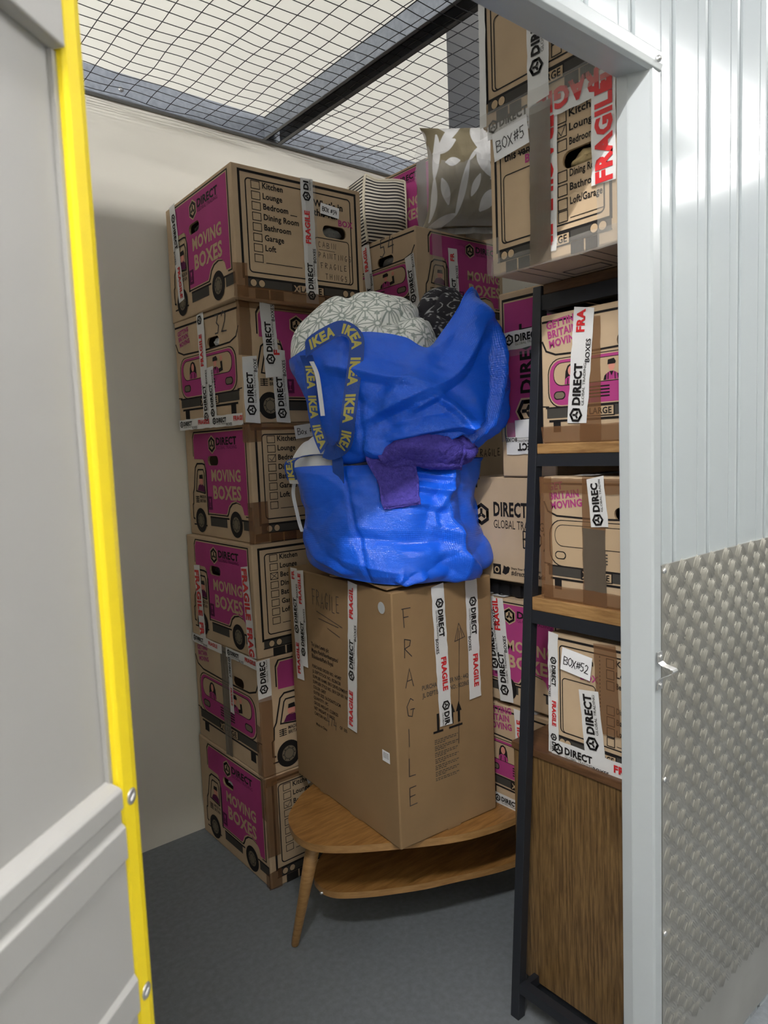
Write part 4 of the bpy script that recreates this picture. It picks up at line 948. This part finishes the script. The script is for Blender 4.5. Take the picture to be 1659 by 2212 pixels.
def ribbon(path, side, wd, m, name, parent, origin, text=None, phase=0.0, th=.0018):
    """webbing along a path; side = width direction per point"""
    P = [Vector(p) for p in path]; S = [Vector(q).normalized() for q in side]
    N = 60; cs = [cr(P, k/N) for k in range(N+1)]; sd = [cr(S, k/N).normalized() for k in range(N+1)]
    ln = [0]
    for k in range(N): ln.append(ln[-1]+(cs[k+1]-cs[k]).length)
    nr = []
    for k in range(N+1):
        d = (cs[min(k+1, N)]-cs[max(k-1, 0)]).normalized(); n = d.cross(sd[k]).normalized(); nr.append(n)
    mb = MB(); vs = []
    for k in range(N+1):
        for a, h in ((-1, 0), (1, 0), (1, th), (-1, th)): vs.append(cs[k]+sd[k]*(a*wd/2)+nr[k]*h)
    fs = [(k*4+q, k*4+(q+1) % 4, (k+1)*4+(q+1) % 4, (k+1)*4+q) for k in range(N) for q in range(4)]
    mb.add(vs, fs, m)
    if text:
        x = phase; g, gf, w0 = glyphs(text, .05); cap = wd*.62; tw = w0*cap
        while x+tw < ln[-1]:
            out = {0: [], 1: []}
            for gx, gy in g:
                s_ = x+gx*cap; k = 0
                while k < N-1 and ln[k+1] < s_: k += 1
                f = (s_-ln[k])/max(1e-6, ln[k+1]-ln[k]); c = cs[k].lerp(cs[k+1], f); sdd = sd[k].lerp(sd[k+1], f); n = nr[k].lerp(nr[k+1], f)
                for q, hh, sg in ((0, -.0008, 1), (1, th+.0008, 1)): out[q].append(c+sdd*((gy-.5)*cap)*(1 if q else -1)+n*hh)
            mb.add(out[0], gf, YELP); mb.add(out[1], gf, YELP)
            x += tw+wd*.55
    return mb.build(name, parent, origin)

def crease(q, t):
    """flat panels meeting in crisp creases, as stiff woven plastic does"""
    a = Vector((q.x*.8+q.z*.5, q.y*.8-q.z*.3, q.z*.9-q.x*.4)); b_ = Vector((q.x*.7-q.z*.6, q.y+q.z*.4, q.z*.8+q.y*.3))
    return .030*abs(noise.noise(a*5.2+Vector((4.1, 0, 2))))+.020*abs(noise.noise(b_*8.5+Vector((0, 7.7, 1))))-.008*abs(noise.noise(a*17))-.003
def tents(th, t, L, per=.27, hgt=.34):
    """straight folds: (th0,t0,th1,t1,width,height,lean) given over the unrolled side of the bag"""
    o = 0; x = th*per; y = t*hgt
    for a0, b0, a1, b1, w_, h, lean in L:
        ax, ay, bx, by = a0*per, b0*hgt, a1*per, b1*hgt; vx, vy = bx-ax, by-ay; L2 = vx*vx+vy*vy
        k = ((x-ax)*vx+(y-ay)*vy)/L2
        if k < -.3 or k > 1.3: continue
        d = ((x-ax)*vy-(y-ay)*vx)/math.sqrt(L2); ww = w_*(lean if d > 0 else 1)
        if abs(d) < ww: o += 1.5*h*(1-abs(d)/ww)*min(1, max(0, (k+.25)*3))*min(1, max(0, (1.25-k)*3))
    return o
LOWF = [(5.38, .02, 5.33, .95, .030, .020, 1.8), (4.62, .10, 4.80, .02, .035, .018, .6), (4.80, .02, 4.98, .14, .03, .016, 1.5), (5.18, .48, 5.40, .40, .03, .016, .6), (5.30, .35, 5.62, .12, .028, .020, 1.5),
        (5.22, .55, 5.36, .75, .02, .012, 1), (4.25, .42, 5.30, .40, .016, -.008, 1), (4.27, .05, 4.27, 1.0, .012, -.006, 1), (4.95, .62, 5.30, .58, .022, .010, .6), (4.95, .74, 5.30, .70, .020, .010, .6), (4.95, .86, 5.30, .82, .02, .010, .6), (3.6, .35, 4.0, .12, .03, .012, 1.4), (4.0, .30, 4.6, .20, .05, .010, 2)]
UPF = [(4.40, .46, 5.45, .84, .042, .026, .45), (4.62, .30, 5.36, .42, .034, .022, .5), (4.98, .20, 5.36, .38, .030, .018, .5), (5.25, 1.05, 5.68, .82, .04, .018, 1.2), (5.68, .82, 5.42, .22, .04, .026, .5), (5.05, .93, 5.70, .86, .028, .018, 1.6),
       (4.10, .78, 4.75, .68, .035, .016, .5), (4.55, .58, 4.95, .86, .03, .014, 1.5), (4.24, .05, 4.24, 1.0, .012, -.006, 1), (4.35, .22, 4.95, .10, .03, .018, 1.4), (5.0, .55, 5.30, .36, .022, .016, .5), (4.75, .50, 5.0, .62, .02, .014, .6), (5.75, .7, 5.95, .2, .03, .016, 1.2)]
# ---- lower blue bag on the carton
NU, NV = 300, 150
lb = thing('shopping_bag', (1.40, 1.66, 1.11), 'large blue woven carrier bag filled with white bedding, standing on the brown carton', 'bag', 'blue carrier bags')
rings = [((1.20, 1.78, 1.134), (1.560, 1.480, 1.118), .27, .20, 1.55), ((1.182, 1.812, 1.165), (1.618, 1.452, 1.142), .29, .21, 1.55), ((1.176, 1.816, 1.215), (1.610, 1.455, 1.190), .285, .21, 1.62), ((1.175, 1.817, 1.307), (1.580, 1.484, 1.282), .265, .21, 1.8), ((1.171, 1.820, 1.374), (1.572, 1.489, 1.354), .245, .20, 1.95), ((1.160, 1.828, 1.430), (1.586, 1.478, 1.405), .225, .19, 2.1), ((1.155, 1.833, 1.450), (1.598, 1.470, 1.455), .215, .18, 2.1)]
def ldisp(q, th, t):
    a = .5-.5*cos(th-pi*1.5)
    d = .008*noise.noise(q*4)+crease(q, t)
    d += .012*ridge(Vector((q.x*.25+q.y*.25, q.y*.1, q.z*1.6)), 15, 3, 8.1)*max(0, t-.62)*max(0, math.cos(th-4.9))
    d += tents(th, t, LOWF)
    return d*min(1, t*6+.15)
vs, fs = loft(rings, NU, NV, ldisp)
zm = 1.1105
vs = [Vector((q.x, q.y, max(q.z, zm))) for q in vs]
soft('bag_body', vs, fs, BAG, lb, (1.40, 1.66, 1.11), bag_uv(NU, NV, 1.7, .36))
def lowrim(th):
    q = vs[NV*NU + int(th/(2*pi)*NU) % NU]; return q
for (ta, tb_) in ((3.55, 4.25),):
    p0, p1 = lowrim(ta), lowrim(tb_)
    n = (lowrim((ta+tb_)/2)-Vector((1.40, 1.66, 1.45))); n.z = 0; n.normalize()
    ribbon([p0+n*.004-Vector((0, 0, .035)), p0+n*.006+Vector((0, 0, .02)), p0.lerp(p1, .3)-n*.03+Vector((0, 0, .035)), p0.lerp(p1, .7)-n*.03+Vector((0, 0, .03)), p1+n*.006+Vector((0, 0, .02)), p1+n*.004-Vector((0, 0, .05))], [(p1-p0)]*2+[n, n]+[(p1-p0)]*2, .036, WEBB, 'handle', lb, (1.40, 1.66, 1.11), 'IKEA', .0)
# care label hanging on the left flank
lq = Vector((1.150, 1.822, 1.42))
ribbon([lq, lq+Vector((-.012, .0, -.05)), lq+Vector((-.006, -.006, -.11)), lq+Vector((.004, -.004, -.15)), lq+Vector((.006, -.012, -.17))], [RH]*5, .011, PAPER, 'care_label', lb, (1.40, 1.66, 1.11), th=.0006)

def mound(c, a, b_, h, nu, nv, disp, p=2.0, hgt0=0.0):
    """cushiony dome: centre, half-axes along RH and FH, height"""
    vs = []
    for j in range(nv+1):
        ph = (pi/2)*(1-j/nv)*1.0
        for i in range(nu):
            th = 2*pi*i/nu; cx = cos(th); sy = sin(th)
            r_ = math.sin(pi/2*(1-j/nv))**.8 if j < nv else 0.0
            z = math.cos(pi/2*(1-j/nv))**1.0
            k = (abs(cx)**p+abs(sy)**p)**(-1/p)
            q = Vector(c)+RH*(a*r_*cx*k)+FH*(b_*r_*sy*k)+Vector((0, 0, h*z+hgt0))
            n = (RH*(cx/a)+FH*(sy/b_)).normalized()*r_+Vector((0, 0, 1))*z
            vs.append(q+n.normalized()*disp(q))
    fs = [(j*nu+i, j*nu+(i+1) % nu, (j+1)*nu+(i+1) % nu, (j+1)*nu+i) for j in range(nv) for i in range(nu)]
    return vs, fs
# white pillow in the lower bag
wp = Vector((1.285, 1.745, 1.40))
vs, fs = mound(wp, .175, .16, .155, 120, 50, lambda q: .012*noise.noise(q*9)-.008*ridge(q, 10, 4, 1.1), 2.3)
tag(soft('pillow', vs, fs, COTTON, None, tuple(wp)), 'white pillow squeezed between the two blue bags', 'pillow')

# ---- upper blue bag
ub = thing('shopping_bag', (1.39, 1.63, 1.47), 'large blue woven carrier bag with star-print duvet, on top of the lower blue bag', 'bag', 'blue carrier bags')
rings = [((1.27, 1.725, 1.462), (1.50, 1.535, 1.470), .16, .16, 1.9), ((1.222, 1.752, 1.474), (1.545, 1.490, 1.487), .235, .20, 1.9), ((1.208, 1.763, 1.513), (1.588, 1.453, 1.525), .265, .20, 1.95), ((1.196, 1.774, 1.576), (1.628, 1.420, 1.568), .275, .20, 2.0), ((1.186, 1.782, 1.629), (1.637, 1.412, 1.610), .275, .20, 2.05), ((1.173, 1.792, 1.681), (1.635, 1.414, 1.664), .265, .20, 2.1), ((1.166, 1.798, 1.736), (1.618, 1.428, 1.732), .25, .20, 2.1), ((1.162, 1.802, 1.762), (1.600, 1.443, 1.785), .235, .19, 2.1)]
def urim(th, t):
    k = max(0, (t-.55)/.45)**1.6
    a = math.exp(-((th-5.55)/.40)**2) if False else math.exp(-((th-5.55)/(.27 if th < 5.55 else .5))**2)     # the right front corner stands up in a peak
    f = math.exp(-((th-4.35)/.55)**2)
    return k*(.138*a+.034*f-.030*math.exp(-((th-5.02)/.13)**2))
def udisp(q, th, t):
    d = .010*noise.noise(q*4+Vector((3, 1, 7)))+crease(q+Vector((.31, .2, .47)), t)
    d += tents(th, t, UPF)
    return d*min(1, t*8+.1)
NV2 = 190
vsU, fs = loft(rings, NU, NV2, udisp, urim)
soft('bag_body', vsU, fs, BAG, ub, (1.39, 1.63, 1.47), bag_uv(NU, NV2, 1.7, .38))
OU = (1.39, 1.63, 1.47)
Fb = lambda x, y, z: Vector((x, y, z))
# long hanging handle loop with lettering, and the side tag
hpts = [(1.066, 1.604, 1.762), (1.072, 1.588, 1.776), (1.098, 1.558, 1.797), (1.131, 1.528, 1.8135), (1.156, 1.502, 1.790), (1.154, 1.498, 1.745), (1.145, 1.498, 1.703), (1.128, 1.497, 1.63), (1.122, 1.506, 1.57), (1.136, 1.543, 1.512), (1.144, 1.608, 1.488), (1.141, 1.645, 1.494)]
UPV = Vector((0, 0, 1))
ribbon([Vector(p)-FH*.016 for p in hpts], [UPV, UPV-RH*.2, UPV-RH*.35, UPV+RH*.2, RH+UPV*.4, RH, RH, RH, RH-UPV*.1, RH-UPV*.6, -UPV-RH*.1, -UPV-RH*.4], .040, WEBB, 'handle', ub, OU, 'IKEA', .02)
hp3 = [(1.070, 1.612, 1.752), (1.088, 1.622, 1.715), (1.100, 1.638, 1.655), (1.114, 1.650, 1.591), (1.126, 1.648, 1.535), (1.136, 1.640, 1.498)]
ribbon([Vector(p)-FH*.004 for p in hp3], [RH, RH, RH+FH*.3, RH, RH+UPV*.3, RH+UPV], .034, WEBB, 'handle', ub, OU, 'IKEA', .03)
tg = [Vector(p)-FH*.016 for p in ((1.088, 1.612, 1.735), (1.104, 1.612, 1.70), (1.116, 1.618, 1.64), (1.122, 1.620, 1.59))]
ribbon(tg, [RH, RH, RH, RH], .012, PAPER, 'care_label', ub, OU, th=.0006)

# star-print duvet
def star_pat(x, y, s=.072):
    best = None
    for ox, oy in ((0, 0), (.5, .8660254)):
        ax = (x/s-ox+.5) % 1-.5; ay = ((y/s-oy)/1.7320508+.5) % 1-.5; ay *= 1.7320508
        r_ = math.hypot(ax, ay)
        if best is None or r_ < best[0]: best = (r_, math.atan2(ay, ax))
    r_, th = best
    k = pi/6; t = ((th+pi/12*0) % k); d1 = min(t, k-t)*r_            # 12 spokes
    t2 = abs(((th % (pi/3))/(pi/3))-.5)*2                               # hexagon-ish outline of tips
    d2 = abs(r_-(.50+.09*t2)) if r_ > .4 else 9
    d = min(d1 if r_ > .13 else 9, d2, abs(r_-.12) if True else 9)
    return d*s-.0021
dc = Vector((1.330, 1.684, 1.735))
def ddisp(q):
    u = (q-dc).dot(RH); f = (q-dc).dot(FH)
    d = .020*noise.noise(Vector((u*7, f*5, 1.3)))+.008*noise.noise(q*14)-.016*ridge(Vector((u*1.2, f*.8, q.z*.4)), 6, 5, 4.2)
    d -= .024*math.exp(-((u+.045)/.022)**2)*.7                          # valley between the two lobes
    d -= .020*math.exp(-((q.z-1.855-.35*(u-.1))/.016)**2)*(1 if u > .05 else 0)
    return d
vs, fs = mound(dc, .226, .205, .215, 360, 150, ddisp, 2.5)
pat = []
for q in vs:
    u = (q-dc).dot(RH); f = (q-dc).dot(FH); z = q.z-dc.z
    pat.append(star_pat(u*1.1+.1, z*.95+f*.75+.3))
tag(soft('duvet', vs, fs, STAR, None, tuple(dc), pattern=pat), 'white duvet with grey star print bulging out of the upper blue bag', 'duvet')
# dark paisley cloth
kc = Vector((1.560, 1.585, 1.80))
vs, fs = mound(kc, .105, .10, .175, 220, 90, lambda q: .014*noise.noise(q*11)-.010*ridge(q, 11, 4, 2.2), 2.4)
pat = []
for q in vs:
    u = (q-kc).dot(RH); f = (q-kc).dot(FH); z = q.z-kc.z; X = u*60; Y = (z+f*.6)*60
    a = math.sin(X*1.3+2*math.sin(Y*.8))*math.cos(Y*1.1+1.5*math.sin(X*.7)); n_ = noise.noise(Vector((X*1.1, Y*1.1, 2)))
    cell = noise.voronoi(Vector((X*.9, Y*1.6, 0)))[0][0]
    pat.append(min(abs(a-.25)*.012-.0016, (cell-.24)*.01, 9) if n_ > -.12 else (cell-.17)*.01)
tag(soft('bedspread', vs, fs, PAISLEY, None, tuple(kc), pattern=pat), 'dark grey bedspread with white vine print at the right in the upper blue bag', 'bedspread')

# purple towel draped over the lower bag
def towel(name, grid, parent, origin, thick=.012):
    """grid of 3D control points (rows x cols) made into a soft thick sheet"""
    R_, C_ = len(grid), len(grid[0]); nv, nu = 16*(R_-1), 16*(C_-1); vs = []
    for j in range(nv+1):
        row = [cr([Vector(grid[r][c]) for r in range(R_)], j/nv) for c in range(C_)]
        for i in range(nu+1): vs.append(cr(row, i/nu))
    n = nu+1
    out = []
    for j in range(nv+1):
        for i in range(n):
            q = vs[j*n+i]; e = vs[j*n+min(i+1, nu)]-vs[j*n+max(i-1, 0)]; d = vs[min(j+1, nv)*n+i]-vs[max(j-1, 0)*n+i]; nn = e.cross(d).normalized()
            hem = .004 if (j > nv*.82 and j < nv*.88) or i < 3 or i > nu-3 else 0
            out.append(q+nn*(.005*noise.noise(q*30)+.003*noise.noise(q*90)-hem))
    fs = [(j*n+i, j*n+i+1, (j+1)*n+i+1, (j+1)*n+i) for j in range(nv) for i in range(nu)]
    mb = MB(); mb.add(out, fs, TOWEL, True); o = mb.build(name, parent, origin)
    s_ = o.modifiers.new('thick', 'SOLIDIFY'); s_.thickness = thick; s_.offset = 0
    s2 = o.modifiers.new('round', 'SUBSURF'); s2.levels = 0; s2.render_levels = 1
    return o
tw = thing('towel', (1.29, 1.43, 1.45), 'purple towelling dressing gown hanging over the front of the lower blue bag', 'towel')
OT = (1.29, 1.43, 1.45)
hang = [[(1.215, 1.520, 1.480), (1.255, 1.490, 1.498), (1.305, 1.445, 1.498)], [(1.172, 1.500, 1.466), (1.218, 1.458, 1.478), (1.275, 1.420, 1.474)], [(1.192, 1.480, 1.406), (1.236, 1.446, 1.405), (1.287, 1.420, 1.409)], [(1.191, 1.467, 1.356), (1.236, 1.431, 1.356), (1.277, 1.408, 1.361)], [(1.196, 1.460, 1.330), (1.235, 1.428, 1.334), (1.278, 1.405, 1.341)]]
towel('hanging_fold', hang, tw, OT)
sleeve = [[(1.195, 1.475, 1.478), (1.213, 1.418, 1.516), (1.262, 1.370, 1.526), (1.328, 1.342, 1.518), (1.393, 1.348, 1.505)], [(1.185, 1.452, 1.465), (1.214, 1.402, 1.492), (1.262, 1.360, 1.490), (1.325, 1.337, 1.484), (1.382, 1.338, 1.474)], [(1.222, 1.468, 1.440), (1.262, 1.424, 1.446), (1.320, 1.396, 1.436), (1.362, 1.376, 1.432), (1.400, 1.372, 1.431)]]
towel('sleeve', sleeve, tw, OT)
mb = MB()
for k, (p0, p1) in enumerate((((1.375, 1.350, 1.498), (1.418, 1.335, 1.499)), ((1.38, 1.355, 1.474), (1.428, 1.332, 1.476)), ((1.39, 1.37, 1.455), (1.46, 1.36, 1.478)))):
    a, b_ = Vector(p0), Vector(p1); mb.tube([a.lerp(b_, t)+Vector((0, 0, .006*sin(t*7+k))) for t in (0, .25, .5, .75, .92, 1)], [.016, .018, .018, .016, .012, .004], TOWEL, 14)
mb.build('belt_end', tw, OT)

# striped box cushion
cu = thing('cushion', (1.93, 2.42, 2.34), 'black and cream striped box cushion standing behind box 34', 'cushion')
OC = (1.93, 2.42, 2.34)
e1 = Vector((.985, -.17, 0)).normalized(); e2 = Vector((.17, .985, 0)).normalized(); CW, CH, CT = .190, .265, .15
n1, n2 = 60, 110; vs = []; pat = []
def cpt(u, v, s):
    k = (1-(2*abs(u-.5))**4)*(1-(2*abs(v-.5))**4)
    return Vector((1.865, 2.315, 2.339)) + e1*(u*CW*(1.0+.06*sin(pi*v))-.012*sin(pi*v)) + e2*(s*(CT*.5)+CT*.5+s*.022*k) + Vector((0, 0, v*CH*(1-.035*sin(pi*u))-.006*sin(2*pi*u)*v))
for s_ in (-1, 1):
    b0 = len(vs)
    for j in range(n2+1):
        for i in range(n1+1):
            q = cpt(i/n1, j/n2, s_); q += e2*(.004*noise.noise(q*22)); vs.append(q); pat.append(abs(((j/n2*CH+.004*noise.noise(q*9)) % .0135)-.00675)-.0033)
NN = (n1+1)*(n2+1); fs = []
for j in range(n2):
    for i in range(n1):
        a = j*(n1+1)+i; fs.append((a, a+1, a+n1+2, a+n1+1)); a += NN; fs.append((a+n1+1, a+n1+2, a+1, a))
# gusset band round the rim
rimi = [j*(n1+1) for j in range(n2+1)]+[n2*(n1+1)+i for i in range(1, n1+1)]+[j*(n1+1)+n1 for j in range(n2-1, -1, -1)]
for k in range(len(rimi)-1):
    a, b_ = rimi[k], rimi[k+1]; fs.append((a, b_, b_+NN, a+NN))
soft('cover', vs, fs, STRIPE, cu, OC, pattern=pat)
for s_ in (0, NN):
    mb = MB(); mb.tube([vs[k+s_] for k in rimi[::3]], .0055, PIPING, 7); mb.build('piping', cu, OC)

# leaf-print pillow in clear film
lp = thing('pillow', (2.18, 2.09, 2.34), 'beige pillow with white leaf print in a clear bag on top of box 54', 'pillow')
OL = (2.18, 2.09, 2.34)
LC = Vector((2.103, 1.994, 2.535)); lu = Vector((.80, -.60, 0)).normalized(); ln_ = Vector((-.60, -.80, 0)).normalized()
leaves = [((-.02, -.13), (.02, .02), .012), ((.02, .02), (.055, .06), .006), ((.055, .06), (.045, .145), .026), ((.055, .06), (.12, .10), .026), ((.055, .055), (.13, .03), .022), ((.05, .05), (.10, -.02), .020), ((-.10, .05), (-.03, .08), .018), ((-.10, -.02), (-.085, .10), .012), ((-.085, .06), (.0, .14), .014), ((-.10, -.14), (-.10, -.02), .010), ((-.06, .02), (-.015, .02), .013), ((-.02, -.13), (-.10, -.16), .012), ((.03, -.08), (.06, -.02), .012), ((-.12, .09), (-.14, .15), .016), ((.0, .15), (.06, .18), .015), ((-.05, -.10), (-.075, -.03), .014), ((.06, -.12), (.12, -.06), .020), ((.10, -.03), (.14, .0), .010), ((-.045, .10), (-.06, .17), .016)]
def leafd(x, y):
    d = 9
    for (ax, ay), (bx, by), wd in leaves:
        vx, vy = bx-ax, by-ay; L2 = vx*vx+vy*vy; t = ((x-ax)*vx+(y-ay)*vy)/L2
        tc = min(max(t, 0), 1); dd = math.hypot(x-ax-tc*vx, y-ay-tc*vy); hw = wd*max(0, math.sin(pi*(.06+.88*tc)))**.8
        v = dd-hw
        d = min(d, v)
    return d
n = 260; vs = []; pat = []
LW, LH = .172, .182
for s_ in (1, -1):
    for j in range(n+1):
        for i in range(n+1):
            a, c = i/n*2-1, j/n*2-1
            k = max(0, (1-a**4)*(1-c**4))**.55
            pin = 1-.20*(1-c**4); pz = 1-.05*(1-a**4)
            q = LC+lu*(a*LW*pin)+Vector((0, 0, c*LH*pz))+ln_*(s_*.085*k+.035*c)
            q += ln_*(s_*k*(.012*noise.noise(Vector((a*2.0, c*2.0, s_)))-.010*abs(noise.noise(Vector((a*3+c, c*3-a, 5))))))
            vs.append(q); pat.append(leafd(a*LW/1.35+.012, c*LH/1.25-.01))
fs = []; NN = (n+1)**2
for j in range(n):
    for i in range(n):
        a = j*(n+1)+i; fs.append((a, a+n+1, a+n+2, a+1)); a += NN; fs.append((a, a+1, a+n+2, a+n+1))
soft('pillow_body', vs, fs, LEAF, lp, OL, pattern=pat)
vs2 = []; n2 = 60
for j in range(n2+1):
    for i in range(n2):
        th = 2*pi*i/n2; t = j/n2; z = 2.342+.345*t; r_ = .15+.05*sin(pi*t)**.6
        q = Vector((LC.x, LC.y, z))+lu*(cos(th)*(LW+.012)*(1 if t < .9 else 1-(t-.9)*4))+ln_*(sin(th)*(.095*sin(pi*min(max(t, .08), .97))**.5))
        q += (lu*cos(th)+ln_*sin(th))*(.010*noise.noise(q*16)+.008*ridge(q, 13, 3, 5))
        q.z = max(q.z, 2.3395); vs2.append(q)
fs2 = [(j*n2+i, j*n2+(i+1) % n2, (j+1)*n2+(i+1) % n2, (j+1)*n2+i) for j in range(n2) for i in range(n2)]
soft('clear_wrap', vs2, fs2, FILM, lp, OL)
# folded clear sheeting and a dark bundle beside it
vs, fs = mound(Vector((2.16, 2.075, 2.339)), .15, .012+.04, .075, 90, 30, lambda q: .010*noise.noise(q*22)+.012*ridge(q, 16, 3, 2), 2.2)
tag(soft('plastic_sheet', vs, fs, mat('milky_film', (.55, .56, .55), .2, alpha=.75, bump=.5, bscale=25), None, (2.21, 2.055, 2.339)), 'crumpled milky plastic sheet at the foot of the leaf-print pillow', 'plastic sheet')
